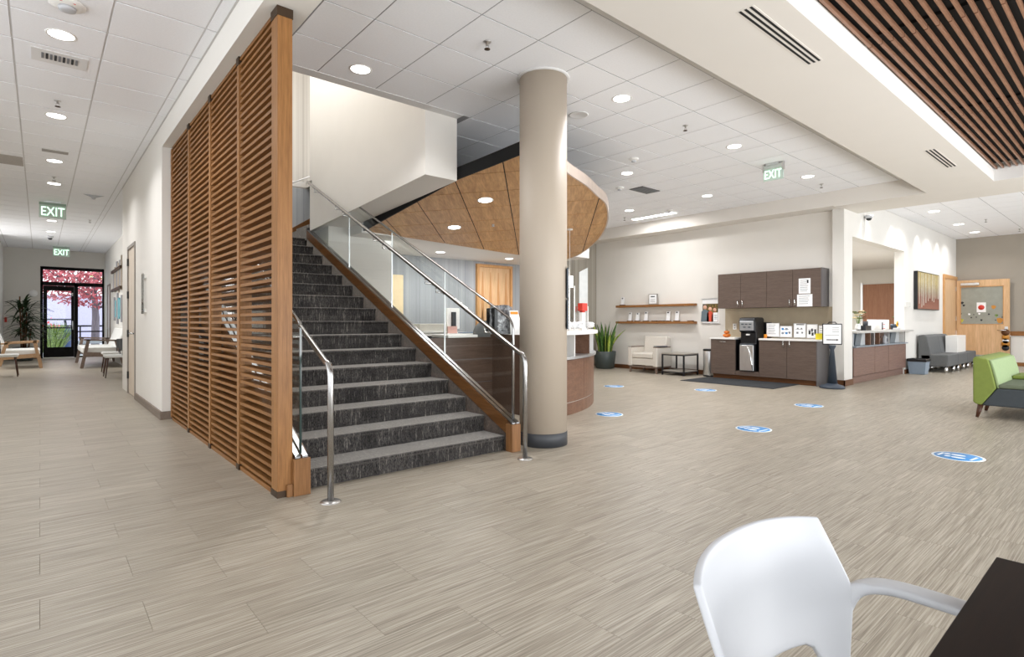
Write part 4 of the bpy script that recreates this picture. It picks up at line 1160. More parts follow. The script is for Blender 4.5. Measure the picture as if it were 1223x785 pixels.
# front faces -X ... seat opens toward -x
ax0, ax1, ay0, ay1 = 10.82, 11.52, 7.50, 8.32
MB().box(ax0, ax1 - .1, ay1 - .11, ay1, .16, .60).build('arm', CHAIRUP, ac, .015)
MB().box(ax0, ax1 - .1, ay0, ay0 + .11, .16, .60).build('arm', CHAIRUP, ac, .015)
MB().box(ax0 + .01, ax1 - .12, ay1 - .105, ay1 - .005, .60, .62).box(ax0 + .01, ax1 - .12, ay0 + .005, ay0 + .105, .60, .62).build('arm_cap', LEGGR, ac, .003)
MB().box(ax0 + .015, ax1 - .15, ay0 + .11, ay1 - .11, .18, .34).build('seat_base', CHAIRUP, ac, .01)
MB().box(ax0 + .005, ax1 - .18, ay0 + .115, ay1 - .115, .345, .47).build('seat', CHAIRUP, ac, .03)
M_ = Matrix.Translation((ax1 - .16, 0, .40)) @ Matrix.Rotation(math.radians(10), 4, 'Y')
MB().box(-.07, .10, ay0 + .09, ay1 - .09, 0, .46, M_).build('backrest', CHAIRUP, ac, .03)
MB().box(ax0 + .03, ax1 - .08, ay0 + .02, ay0 + .06, .125, .16).box(ax0 + .03, ax1 - .08, ay1 - .06, ay1 - .02, .125, .16).box(ax0 + .03, ax0 + .07, ay0 + .06, ay1 - .06, .125, .16).build('leg_frame', LEGGR, ac)
for x in (ax0 + .03, ax1 - .12):
    for y in (ay0 + .02, ay1 - .06): MB().box(x, x + .04, y, y + .04, 0, .13).build('leg', LEGGR, ac)
tb = tag(MB().box(10.95, 11.25, 7.49, 7.68, .622, .640).build('tablet_arm', DGREY, bevel=.004, loc=(11.1, 7.55, .62)), 'dark slab resting on the right arm of the grey armchair', 'tray')

# side table
sd_ = thing('side_table', 'square side table with grey tops and thin dark metal legs beside the armchair', 'table', (11.2, 7.1, 0))
tx0, tx1, ty0, ty1 = 10.84, 11.44, 6.80, 7.38
MB().box(tx0, tx1, ty0, ty1, .47, .495).build('tabletop', plain('grey_tabletop', srgb(150, 144, 134), .4), sd_, .003)
MB().box(tx0 + .015, tx1 - .015, ty0 + .015, ty1 - .015, .085, .105).build('lower_shelf', plain('grey_lower_shelf', srgb(160, 154, 144), .4), sd_)
for x in (tx0, tx1 - .03):
    for y in (ty0, ty1 - .03): MB().box(x, x + .03, y, y + .03, 0, .47).build('leg', BLKPL, sd_)
for z in (.445, .06):
    m = MB().box(tx0 + .03, tx1 - .03, ty0 + .002, ty0 + .027, z, z + .025).box(tx0 + .03, tx1 - .03, ty1 - .027, ty1 - .002, z, z + .025).box(tx0 + .002, tx0 + .027, ty0 + .03, ty1 - .03, z, z + .025).box(tx1 - .027, tx1 - .002, ty0 + .03, ty1 - .03, z, z + .025)
    m.build('rail', BLKPL, sd_)
# trash can
tc = thing('trash_can', 'round brushed steel trash can left of the base cabinets', 'bin', (11.28, 6.44, 0))
MB().lathe([(.11, .0), (.13, .01), (.13, .56), (.125, .57)], (11.28, 6.44, 0), 28).build('body', ALU, tc)
MB().lathe([(.134, .565), (.137, .60), (.12, .61), (0, .612)], (11.28, 6.44, 0), 28).build('lid', BLKPL, tc)
MB().lathe([(.132, .0), (.133, .03), (.13, .031)], (11.28, 6.44, 0), 28).build('base_ring', BLKPL, tc)

# ================================================================ CABINETS
CF = 11.0
bc = thing('base_cabinet', 'dark brown base cabinet run with an open bay for the water dispenser', 'cabinet', (11.3, 5.2, 0))
yL, y1_, y2_, yR = 6.25, 5.70, 5.20, 4.12
ymid = 4.655
MB().box(CF + .02, 11.58, y1_, yL, .10, .84).build('body', CABW, bc)
MB().box(CF + .02, 11.58, yR, y2_, .10, .84).build('body', CABW, bc)
MB().box(CF + .02, 11.58, y2_, y1_, .10, .19).build('bay_floor', CABW, bc)
MB().box(11.55, 11.58, y2_, y1_, .19, 1.2).build('bay_back', BLKPL, bc)
MB().box(CF + .03, 11.55, y1_ - .004, y1_, .19, .84).box(CF + .03, 11.55, y2_, y2_ + .004, .19, .84).build('bay_lining', BLKPL, bc)
MB().box(CF + .07, 11.58, yR + .02, yL - .02, 0, .10).build('toe_kick', BASEW, bc)
def cabdoor(y0, y1, z0, z1, x, parent, hy=None, hz=None, drawer=False):
    o = MB().box(x, x + .02, y0 + .003, y1 - .003, z0 + .003, z1 - .003).build('drawer' if drawer else 'door', CABW, parent, .0015)
    if hy is not None:
        if drawer: m = MB().tube([(x, hy - .07, hz), (x - .03, hy - .07, hz), (x - .03, hy + .07, hz), (x, hy + .07, hz)], .007, 8)
        else: m = MB().tube([(x, hy, hz - .06), (x - .03, hy, hz - .055), (x - .03, hy, hz + .055), (x, hy, hz + .06)], .009, 8)
        m.build('handle', CHROME, o)
cabdoor(y1_, yL, .10, .84, CF, bc, (y1_ + yL) / 2, .79, True)
cabdoor(y2_, y1_, .10, .19, CF, bc)
cabdoor(ymid, y2_, .10, .84, CF, bc, ymid + .06, .77); cabdoor(yR, ymid, .10, .84, CF, bc, ymid - .06, .77)
MB().box(CF, 11.58, yR - .02, yR, .0, .84).build('side_panel', CABSIDE, bc)
ct = thing('worktop', 'thin white stone worktop on the base cabinets', 'worktop', (11.3, 5.2, .84))
MB().box(CF - .02, 11.58, y1_ - .0, yL + .015, .841, .875).build('left_slab', WHITE, ct, .002)
MB().box(CF - .02, 11.58, yR - .03, y2_, .841, .875).build('right_slab', WHITE, ct, .002)
tag(MB().box(11.58, XW, yR - .1, yL - .02, .80, 1.50).build('backsplash', STONE, loc=(11.59, 5.2, .8)), 'tan stone backsplash between base and wall cabinets', 'backsplash')
UF = 11.25
uc = thing('wall_cabinet', 'dark brown four-door wall cabinet with papers taped to its door', 'cabinet', (11.4, 5.2, 1.5))
uy = [4.12, 4.66, 5.19, 5.70, 6.24]
uy = [atx(u, 340, UF).y for u in (980.5, 946.5, 915.5, 884.3, 857.3)]
MB().box(UF + .02, XW, uy[0], uy[4], 1.50, 2.24).build('body', CABW, uc)
MB().box(UF, XW, uy[0] - .02, uy[0], 1.50, 2.24).build('side_panel', CABSIDE, uc)
for i, h in ((0, uy[1] - .05), (1, uy[1] + .05), (2, uy[3] - .05), (3, uy[3] + .05)): cabdoor(uy[i], uy[i + 1], 1.50, 2.24, UF, uc, h, 1.59)
def sheet(name, label, cat, x, u0, v0, u1, v1, frame_=None, lines=6, tilt=0, mat=PAPER, blocks=None, group=None, seedk=1):
    a, b = atx(u0, v0, x), atx(u1, v1, x)
    y0, y1, z0, z1 = b.y, a.y, b.z, a.z
    t = thing(name, label, cat, (x, (y0 + y1) / 2, z0), group=group)
    MB().box(x - .003, x, y0, y1, z0, z1).build('sheet', mat, t)
    if frame_: MB().box(x - .002, x + .012, y0 - .012, y1 + .012, z0 - .012, z1 + .012).build('holder', frame_, t)
    r = random.Random(seedk)
    for k in range(lines):
        zz_ = z1 - (z1 - z0) * (k + 1) / (lines + 1.5); w_ = (y1 - y0)
        MB().box(x - .0045, x - .003, y0 + w_ * (.12 + .25 * r.random()), y1 - w_ * .12, zz_ - .004, zz_ + .004).build('text_line', INK, t)
    for (fy, fz, fw, fh, mt) in (blocks or []):
        MB().box(x - .005, x - .003, y1 - (y1 - y0) * (fy + fw), y1 - (y1 - y0) * fy, z1 - (z1 - z0) * (fz + fh), z1 - (z1 - z0) * fz).build('printed_block', mt, t)
    return t
sheet('taped_notice', 'upper white notice with a small crest taped on the wall cabinet', 'notice', UF - .001, 954, 333, 968, 350.5, blocks=[(.7, .12, .14, .2, INKD)], lines=7)
sheet('taped_notice', 'lower laminated notice taped on the wall cabinet', 'notice', UF - .001, 952, 352, 970.3, 366, lines=5, seedk=3)
# stand-up notices on the worktop
XC = 11.25
for nm, l, (u0, v0, u1, v1), ln, bl in [
    ('counter_notice', 'white framed notice next to the water dispenser on the worktop', (916, 386.5, 930.5, 402), 6, None),
    ('counter_notice', 'blue-tinted notice with small pictures, second on the worktop', (932, 390, 945.5, 402.5), 2, [(.12, .15, .2, .2, BLUE), (.45, .15, .2, .2, GREYLAM), (.12, .55, .2, .2, GREYLAM), (.45, .55, .2, .2, BLUE), (.75, .5, .15, .2, INK)]),
    ('counter_notice', 'white notice with a heading and four small pictures, middle of the worktop', (948.5, 387, 962, 403), 1, [(.2, .02, .7, .07, INKD), (.25, .3, .15, .12, INK), (.6, .3, .12, .12, INK), (.2, .6, .18, .14, INK), (.65, .6, .15, .12, INK)]),
    ('counter_notice', 'white notice with bold black symbols, fourth on the worktop', (964, 388, 976, 403.5), 1, [(.15, .45, .2, .3, INKD), (.42, .3, .16, .25, INKD), (.45, .6, .2, .25, INKD), (.72, .35, .18, .4, INKD)]),
    ('counter_notice', 'small white card at the right end of the worktop', (978.5, 389.5, 985, 402), 3, None)]:
    sheet(nm, l, 'notice', XC - (.02 if 'small' in l[:5] else 0), u0, v0, u1, v1, ALU, ln, blocks=bl, seedk=int(u0))
a, b_ = atx(974.5, 399.5, 11.1), atx(983.5, 405, 11.1)
tag(MB().box(11.08, 11.1, b_.y, a.y, .876, .99).build('yellow_card', YEL, loc=(11.1, a.y, .876)), 'bright yellow card in front of the last notices on the worktop', 'card')
y = atx(914, 400, 11.2).y
tag(MB().lathe([(0, .876), (.03, .876), (.032, .95), (.03, .955), (0, .955)], (11.2, y, 0), 16).build('orange_cup', ORG, loc=(11.2, y, .876)), 'small orange cup just right of the water dispenser', 'cup')
# pumpkin
y = atx(868, 400, 11.3).y
pk_ = thing('pumpkin_decoration', 'small stacked orange pumpkins at the left end of the worktop', 'decoration', (11.3, y, .876))
PUM = plain('pumpkin_orange', srgb(206, 112, 32), .5)
for z, r_ in ((.915, .085), (.985, .065)):
    m = MB(); n = 24; prof = []
    for i in range(9):
        a = PI * i / 8 - PI / 2
        for k in range(n):
            b = 2 * PI * k / n; rr_ = r_ * (1 - .1 * abs(math.sin(4 * b)))
            prof.append((11.3 + rr_ * math.cos(a) * math.cos(b), y + rr_ * math.cos(a) * math.sin(b), z + r_ * .5 * math.sin(a)))
    m.add(prof, [(i * n + k, i * n + (k + 1) % n, (i + 1) * n + (k + 1) % n, (i + 1) * n + k) for i in range(8) for k in range(n)], True)
    m.build('pumpkin', PUM, pk_)
MB().tube([(11.3, y, 1.01), (11.31, y, 1.045)], .008, 6).build('stem', BASEW, pk_)
# outlets
for u, l in ((877.5, 'white outlet plate on the backsplash left of the dispenser'), (908.5, 'white outlet plate on the backsplash right of the dispenser')):
    a = atx(u, 390, 11.575)
    t = thing('outlet_plate', l, 'outlet', (11.58, a.y, 1.1)); MB().box(11.572, 11.58, a.y - .04, a.y + .04, 1.04, 1.17).build('plate', WHITE, t, .003)
    MB().box(11.570, 11.573, a.y - .015, a.y + .015, 1.06, 1.095).box(11.570, 11.573, a.y - .015, a.y + .015, 1.115, 1.15).build('socket', GRID, t)
# water dispenser
wd = thing('water_dispenser', 'black and silver free-standing water dispenser in the cabinet bay', 'dispenser', (11.2, 5.45, .19))
wy0, wy1 = 5.28, 5.61
prof = [(10.98, .20), (10.98, .74), (11.06, .76), (11.06, .98), (10.99, 1.02), (10.98, 1.24), (11.01, 1.285), (11.10, 1.30), (11.34, 1.30), (11.40, 1.27), (11.42, .20)]
MB().prism([(x, wy0, z) for x, z in prof], (0, wy1 - wy0, 0)).build('body', BLKPL, wd, .012)
MB().box(10.968, 10.985, wy0 + .02, wy1 - .02, .21, .73).build('silver_door', ALU, wd, .01)
MB().tube([(10.962, wy0 + .13, .70), (10.955, wy0 + .08, .5), (10.955, wy0 + .045, .35), (10.962, wy0 + .03, .22)], [.004, .01, .014, .006], 8).build('curved_grip', CHROME, wd)
MB().prism([(10.972, wy0 + .02, 1.03), (10.968, wy0 + .02, 1.21), (10.99, wy0 + .02, 1.24), (10.995, wy0 + .02, 1.03)], (0, wy1 - wy0 - .04, 0)).build('control_panel', plain('silver_panel', srgb(170, 172, 174), .3, .4), wd, .003)
for k, (yy, zz_) in enumerate([(.06, 1.15), (.14, 1.15), (.22, 1.15), (.08, 1.09), (.18, 1.09)]): MB().box(10.962, 10.972, wy0 + yy, wy0 + yy + .05, zz_, zz_ + .018).build('button', DGREY, wd)
MB().box(11.0, 11.06, wy0 + .13, wy0 + .19, .93, .96).build('spout', WHITE, wd, .004)
MB().box(10.985, 11.06, wy0 + .05, wy1 - .05, .735, .755).build('drip_tray', DGREY, wd)
# mat
mt_ = MB().box(9.98, 11.10, 4.45, 6.35, 0.0005, .012); tag(mt_.build('floor_mat', MATB, bevel=.004, loc=(10.5, 5.4, 0)), 'black rubber mat on the floor in front of the base cabinets', 'mat')
# sign stand
sx, sy = 10.95, 3.83
ss = thing('sign_stand', 'floor sign stand with a tapered dark post and a round base', 'sign', (sx, sy, 0))
MB().lathe([(0, 0), (.20, 0), (.21, .02), (.185, .05), (.10, .075), (.085, .09), (0, .09)], (sx, sy, 0), 36).build('base', DGREY, ss)
MB().lathe([(.085, .085), (.033, .70), (.06, .76), (.06, .78), (0, .78)], (sx, sy, 0), 24).build('post', DGREY, ss)
SM = Matrix.Translation((sx, sy, 0)) @ Matrix.Rotation(math.atan2(-sy, -sx) - PI, 4, 'Z')   # local -x looks back into the lobby
hw, zb, ztp = .14, .80, 1.155
MB().box(-.018, .018, -hw - .018, hw + .018, zb - .01, ztp + .02, SM).build('sign_frame', BLKPL, ss, .012)
MB().box(-.022, -.018, -hw, hw, zb + .01, ztp, SM).build('sheet', PAPER, ss)
MB().tube([SM @ Vector(q) for q in ((0, .07, ztp + .015), (0, .05, ztp + .045), (0, -.05, ztp + .045), (0, -.07, ztp + .015))], .009, 8).build('carry_handle', BLKPL, ss)
MB().box(-.0235, -.022, -.07, .09, .872, .888, SM).prism([SM @ Vector(q) for q in ((-.0235, -.07, .860), (-.0235, -.07, .900), (-.0235, -.10, .880))], SM.to_3x3() @ Vector((.0015, 0, 0))).build('arrow', INKD, ss)
MB().box(-.0235, -.022, -.11, .11, .962, .967, SM).build('text_line', INKD, ss)
for k in range(3): MB().box(-.0235, -.022, -.11, .0, 1.02 + k * .04, 1.028 + k * .04, SM).build('text_line', INK, ss)
m = MB(); cy0, cz0 = .065, 1.06
for q0, q1 in (((0, .05), (.04, 0)), ((.04, 0), (0, -.05)), ((0, -.05), (-.04, 0)), ((-.04, 0), (0, .05))): m.bar(SM @ Vector((-.0228, cy0 + q0[0], cz0 + q0[1])), SM @ Vector((-.0228, cy0 + q1[0], cz0 + q1[1])), .006, .0015)
m.build('emblem', INK, ss)

# floor decals
def decal(x, y, r, ang, label):
    t = thing('floor_decal', label, 'decal', (x, y, 0), ang, 'blue round floor decals')
    MB().lathe([(0, .0004), (r, .0004), (r, .0012), (0, .0012)], n=40).build('disc', DWHITE, t, local=True)
    m = MB()
    v = []; n = 40
    for k in range(n):
        a = 2 * PI * k / n; v += [(r * .93 * math.cos(a), r * .93 * math.sin(a), .0016), (0, 0, .0016)]
    MB().lathe([(0, .0012), (r * .9, .0012), (r * .9, .0016), (0, .0016)], n=40).build('blue_field', BLUE, t, local=True)
    for s in (-1, 1):
        for (cx_, cy_, a_, b2) in ((.03, .02, .16, .28), (.0, -.40, .12, .12)):
            m = MB(); P = [((s * (.26 + cx_) + a_ * math.cos(2 * PI * k / 16)) * r, (cy_ + .08 * s + b2 * math.sin(2 * PI * k / 16)) * r, .0016) for k in range(16)]
            m.prism(P, (0, 0, .0006)).build('footprint', DWHITE, t, local=True)
    MB().box(-.45 * r, .45 * r, .55 * r, .66 * r, .0016, .0022).build('text_bar', DWHITE, t, local=True); MB().box(-.35 * r, .35 * r, -.72 * r, -.62 * r, .0016, .0022).build('text_bar', DWHITE, t, local=True)
for (u, v, r, l) in [(733, 461.5, .19, 'round floor decal farthest back, just right of the desk'), (727.5, 495, .18, 'round floor decal close to the curved desk front'), (842.5, 466, .19, 'round floor decal in front of the black mat'),
                  (900, 512.5, .19, 'round floor decal in the middle of the open floor'), (966, 484.5, .19, 'round floor decal in line with the sign stand'), (1144, 545.5, .19, 'round floor decal nearest the camera, below the green sofa')]:
    p = atz(u, v, 0); decal(p.x, p.y, r, -TH + PI + .6, l)

# ================================================================ RECEPTION WINDOW
rc = thing('reception_window_counter', 'walnut reception counter with stone top filling the wall opening', 'counter', (13.5, 3.8, 0))
XA, XB = OX0 + .02, OX1
def wx(u, y=3.8): return aty(u, 400, y).x
MB().box(XA, XB + .05, 3.83, 4.3, 0, .13).build('plinth', CABX, rc)
xsn = [XA, wx(1043.6), wx(1060), XB + .05]
for i in range(3): MB().box(xsn[i] + .006, xsn[i + 1] - .006, 3.78, 3.82, .15, .70).build('front_panel', CABX, rc)
MB().box(XA, XB + .05, 3.80, 4.28, .15, .70).build('carcass', ALU, rc)
MB().box(XA, XB + .06, 3.74, 4.3, .71, .735).build('metal_ledge', GREYLAM, rc)
MB().box(XA, XB + .05, 4.05, 4.1, .735, .985).build('shelf_back', BROWND, rc)
for u in (1019, 1039.5, 1044.5, 1050.5, 1062, 1080.5): MB().box(wx(u) - .02, wx(u) + .02, 3.80, 4.05, .735, .985).build('divider', DESKW if u in (1039.5, 1080.5, 1050.5) else ALU, rc)
for u0, u1 in ((1020, 1038), (1063, 1078)):
    x0, x1 = wx(u0), wx(u1)
    MB().box(x0, x1, 3.98, 4.04, .735, .985).build('display_panel', GREYLAM, rc)
    MB().prism([(x0 + (x1 - x0) * .62, 3.86, .735), (x0 + (x1 - x0) * .95, 3.86, .735), (x0 + (x1 - x0) * .95, 3.86, .985), (x0 + (x1 - x0) * .75, 3.86, .985)], (0, .1, 0)).build('angled_panel', plain('pale_grey_panel%d' % u0, srgb(176, 180, 182), .4), rc)
MB().box(OX0 - .0, XB + .35, 3.70, 4.35, .985, 1.03).build('stone_top', plain('grey_stone_top', srgb(186, 184, 180), .35, nscale=30, var=.06), rc, .004)
# bottles in the niches
def bottle(u, label, cat='bottle'):
    x = wx(u, 3.86); t = thing('pump_bottle', label, cat, (x, 3.86, .735), group='pump bottles in the counter niches')
    MB().lathe([(0, .735), (.05, .735), (.052, .75), (.052, .87), (.03, .90), (.014, .905), (.014, .93), (0, .93)], (x, 3.86, 0), 18).build('body', WPLAST, t)
    MB().tube([(x, 3.86, .93), (x, 3.86, .965), (x - .045, 3.85, .96)], .007, 8).build('pump', WPLAST, t)
    MB().box(x - .032, x + .032, 3.803, 3.81, .77, .85).build('label', INK, t)
    MB().ball((x, 3.803, .81), .018, 8, (1, .2, 1)).build('printed_mark', INKD, t)
bottle(1056.5, 'white pump bottle in the wider niche of the reception counter')
x = wx(1047.5, 3.86); t = thing('clock_ornament', 'dark and white ornament left of the white pump bottle', 'ornament', (x, 3.86, .735))
MB().lathe([(.035, .735), (.03, .76), (.05, .80), (.03, .85), (.045, .90), (.02, .93), (0, .93)], (x, 3.86, 0), 16).build('body', WPLAST, t)
MB().ball((x, 3.815, .885), .03, 10).build('dark_knob', INKD, t); MB().ball((x, 3.815, .775), .026, 10).build('dark_base', INKD, t)
# flowers
def flowers(u, h, label, cols, yy=3.95, vase=ALU, n=14, sp_=.12):
    x = wx(u, yy); t = thing('flower_vase', label, 'flowers', (x, yy, 1.03), group='flower vases on the reception counter')
    MB().lathe([(.035, 1.03), (.055, 1.06), (.05, 1.13), (.035, 1.16), (.04, 1.17)], (x, yy, 0), 18).build('vase', vase, t)
    r = random.Random(int(u))
    for k in range(n):
        a = r.random() * 2 * PI; q = r.random() ** .5 * sp_; z = 1.17 + h * (.4 + .6 * r.random())
        e = Vector((x + q * math.cos(a), yy + q * math.sin(a), z))
        m = MB().tube([(x, yy, 1.12), (x + q * .3 * math.cos(a), yy + q * .3 * math.sin(a), (1.12 + z) / 2), e], .003, 5); m.build('stem', GRLEAF, t)
        b = MB(); c = cols[k % len(cols)]
        for j in range(6):
            aa = 2 * PI * j / 6; b.ball(e + Vector((.03 * math.cos(aa), .03 * math.sin(aa), 0)), .024, 6, (1, 1, .6))
        b.ball(e, .014, 6); b.build('blossom', c, t)
CRM = plain('cream_petal', srgb(226, 206, 168), .7); BRN = plain('brown_petal', srgb(120, 76, 44), .7); OLV = plain('olive_leaf', srgb(92, 98, 56), .7)
flowers(1024.5, .26, 'cream and brown flower arrangement at the left end of the reception counter', [CRM, BRN, OLV, CRM, OLV])
flowers(1074.5, .17, 'small olive flower arrangement at the right end of the reception counter', [OLV, CRM, OLV, BRN], n=12, sp_=.10)
x = wx(1067.5, 3.95); t = thing('sunflower_pot', 'yellow sunflower in a dark pot on the reception counter', 'flowers', (x, 3.95, 1.03))
MB().lathe([(.05, 1.03), (.07, 1.12), (.06, 1.16), (0, 1.16)], (x, 3.95, 0), 16).build('pot', DGREY, t)
m = MB(); 
for j in range(10):
    aa = 2 * PI * j / 10; m.ball((x + .045 * math.cos(aa), 3.88, 1.16 + .045 * math.sin(aa)), .022, 6, (1, .5, 1))
m.build('petals', plain('sunflower_yellow', srgb(236, 178, 40), .6), t); MB().ball((x, 3.875, 1.16), .03, 10, (1, .5, 1)).build('centre', BASEW, t)
x = wx(1034, 3.9); t = thing('desk_organizer', 'black desk organizer with pens on the reception counter', 'organizer', (x, 3.9, 1.03))
MB().box(x - .17, x + .17, 3.85, 3.95, 1.03, 1.13).build('tray', BLKPL, t, .004)
for k in range(6): MB().tube([(x - .14 + k * .05, 3.9, 1.1), (x - .15 + k * .055, 3.9, 1.22)], .008, 6).build('pen', DGREY if k % 2 else INKD, t)
a, b_ = wx(1036, 4.15), wx(1061.5, 4.15)
t = thing('counter_screen_panel', 'low white privacy panel standing on the reception counter', 'panel', (a, 4.15, 1.03)); MB().box(a, b_, 4.14, 4.16, 1.03, 1.26).build('panel', WHITE, t, .003)
x = wx(1056, 4.0); t = thing('framed_card', 'small white card with reddish text in front of the privacy panel', 'card', (x, 4.0, 1.03))
MB().box(x - .13, x + .13, 4.0, 4.01, 1.03, 1.20).build('sheet', PAPER, t); MB().box(x - .09, x + .07, 3.997, 4.0, 1.15, 1.165).box(x - .09, x + .07, 3.997, 4.0, 1.05, 1.065).build('text_line', RED, t); MB().box(x - .13, x - .115, 3.99, 4.01, 1.03, 1.20).build('stand_edge', BLKPL, t)
x = wx(1071, 3.85); tag(MB().box(x - .1, x + .1, 3.8, 3.9, 1.03, 1.07).build('card_box', WPLAST, bevel=.005, loc=(x, 3.85, 1.03)), 'flat white box before the sunflower on the reception counter', 'box')
# opening side notice
a, b_ = aty(1068, 360, 3.79), aty(1085, 367, 3.79)
t = thing('acrylic_name_plate', 'clear horizontal sign plate beside the reception window', 'sign', (b_.x, 3.79, a.z)); MB().box(OX1 - .02, b_.x + .1, 3.77, 3.79, b_.z, a.z).build('plate', plain('pale_acrylic', srgb(226, 226, 222), .15), t, .003)
# office ceiling light
t = thing('office_ceiling_light', 'bright oval ceiling light in the office behind the window', 'light', (15, 6.0, 2.88))
MB().lathe([(0, -.05), (.35, -.05), (.4, -.02), (.4, 0)], (15.0, 5.6, 2.88), 32).build('lens', LINLENS, t)
# painting
a, b_ = aty(1093.5, 323, 3.76), aty(1119.5, 371, 3.76)
t = thing('birch_painting', 'painting of pale birch trunks in gold and rust, black edge', 'painting', ((a.x + b_.x) / 2, 3.76, 1.5))
x0, x1, z0, z1 = a.x, b_.x, 1.51, 2.44
MB().box(x0, x1, 3.72, 3.795, z0, z1).build('canvas_edge', BLKPL, t, .004)
m_, nt, bb = _new('birch_forest_paint')
tc = nt.nodes.new('ShaderNodeTexCoord'); sp3 = nt.nodes.new('ShaderNodeSeparateXYZ'); nt.links.new(tc.outputs['Generated'], sp3.inputs[0])
gr = _ramp(nt, sp3.outputs[2], [(0, srgb(150, 100, 84)), (.3, srgb(128, 76, 58)), (.5, srgb(150, 132, 104)), (.75, srgb(182, 166, 112)), (1, srgb(168, 150, 84))])
spk = _ramp(nt, _noise(nt, _coord(nt, (30, 1, 14)), 2, 4, .7), [(.35, (.45, .4, .35, 1)), (.7, (1.4, 1.35, 1.2, 1))])
nt.links.new(_mix(nt, .6, gr, spk, 'MULTIPLY'), bb.inputs['Base Color'])
MB().box(x0 + .03, x1 - .02, 3.716, 3.72, z0 + .02, z1 - .02).build('canvas', m_, t)
r = random.Random(3); BIR = plain('birch_paint', srgb(204, 202, 192), .6, var=.2, nscale=10)
for k in range(10):
    xx = x0 + .1 + (x1 - x0 - .2) * (k + .3 * r.random()) / 9.5; w_ = .018 + .03 * r.random(); zb = z0 + .03 + .3 * r.random()
    MB().box(xx, xx + w_, 3.713, 3.716, zb, z1 - .03).build('painted_trunk', BIR, t)

# ================================================================ WAITING AREA
# modular sofa
sf = thing('modular_sofa', 'charcoal modular sofa with chrome feet against the white wall', 'sofa', (17.6, 3.4, 0))
SX0, SX1 = 16.2, 19.3
for i, (x0, x1) in enumerate([(SX0, 17.2), (17.205, 18.25), (18.255, SX1)]):
    MB().box(x0, x1, 3.17, 3.72, .14, .43).build('seat', SOFAG, sf, .03)
for i, (x0, x1) in enumerate([(SX0, 17.2), (17.205, 18.25)]):
    MB().prism([(x0, 3.50, .42), (x0, 3.58, .86), (x0, 3.64, .90), (x0, 3.76, .88), (x0, 3.76, .14), (x0, 3.50, .14)], (x1 - x0, 0, 0)).build('backrest', SOFAG, sf, .025)
for x in (SX0 + .05, 16.95, 17.4, 18.0, 18.5, 19.15):
    for y in (3.22, 3.66): MB().lathe([(.035, 0), (.035, .14)], (x, y, 0), 14).build('foot', CHROME, sf)
t = thing('white_cube_table', 'white cube standing on the charcoal sofa seat', 'box', (17.9, 3.36, .43))
MB().box(17.6, 18.55, 3.26, 3.50, .431, .86).build('body', WHITE, t, .004)
# small waste bin
p = atz(1099, 445.5, 0); bx, by = 15.75, 3.50
bx, by = p.x - .35, p.y - .05
t = thing('waste_bin', 'translucent blue-grey waste bin with dark liner beside the charcoal sofa', 'bin', (bx, by, 0))
MB().prism([(bx - .13, by - .13, 0), (bx + .13, by - .13, 0), (bx + .13, by + .13, 0), (bx - .13, by + .13, 0)], (0, 0, .001))
MB().add([(bx + s * k, by + q * k, z) for z, k in ((0, .15), (.30, .18)) for s, q in ((-1, -1), (1, -1), (1, 1), (-1, 1))], [(0, 3, 2, 1), (4, 5, 6, 7), (0, 1, 5, 4), (1, 2, 6, 5), (2, 3, 7, 6), (3, 0, 4, 7)]).build('body', plain('blue_grey_plastic', srgb(136, 152, 168), .3), t, .008)
MB().lathe([(.27, .29), (.275, .34), (.25, .36), (.22, .32)], (bx, by, 0), 4, Matrix.Rotation(PI / 4, 4, 'Z'), False).build('bin_liner', BLKPL, t, .01)
# maple door in end wall (stands open flat against it)
d = thing('door_3', 'maple door with a large glass pane standing open at the taupe wall', 'door', (20.2, 3.2, 0), kind='structure')
XD = 20.2
DY1, DY0, DZT = 3.857, 2.605, 2.40
DY1 = 3.76
wy1, wy0, wz0, wz1 = 3.66, 2.745, 1.15, 2.20
MB().box(XD, XD + .045, wy1, DY1, .01, DZT).box(XD, XD + .045, DY0, wy0, .01, DZT).box(XD, XD + .045, wy0, wy1, wz1, DZT).box(XD, XD + .045, wy0, wy1, .01, wz0).build('door_leaf', MAPLE, d)
MB().box(XD + .018, XD + .026, wy0, wy1, wz0, wz1).build('glass_pane', plain('frosted_window', srgb(150, 152, 142), .2, var=.06), d)
MB().box(XD - .006, XD, wy0 - .02, wy0, wz0 - .02, wz1 + .02).box(XD - .006, XD, wy1, wy1 + .02, wz0 - .02, wz1 + .02).box(XD - .006, XD, wy0, wy1, wz1, wz1 + .02).box(XD - .006, XD, wy0, wy1, wz0 - .02, wz0).build('glazing_bead', MAPLED, d)
MB().box(XD - .008, XD, DY0 + .02, DY1 - .02, .02, .28).build('kick_plate', ALU, d)
MB().box(XD - .07, XD, 3.25, 3.66, 2.25, 2.32).build('door_closer', ALU, d, .01)
MB().tube([(XD, 2.68, .98), (XD - .06, 2.68, .98), (XD - .06, 2.86, .98)], .012, 8).build('door_handle', CHROME, d)
MB().box(XD - .006, XD, 2.64, 2.71, .85, 1.08).build('handle_plate', ALU, d)
a, b_ = atx(1166.5, 361.5, XD + .01), atx(1177.5, 373, XD + .01)
MB().box(XD + .008, XD + .016, b_.y, a.y, b_.z, a.z).build('posted_notice', PAPER, d)
MB().lathe([(0, 0), (.07, 0), (.07, .003), (0, .003)], (XD + .008, (a.y + b_.y) / 2, a.z - .14), 24, Matrix.Rotation(-PI / 2, 4, 'Y')).build('red_mark', RED, d)
LEAFO = plain('orange_leaf_sticker', srgb(190, 130, 50), .6); r = random.Random(8)
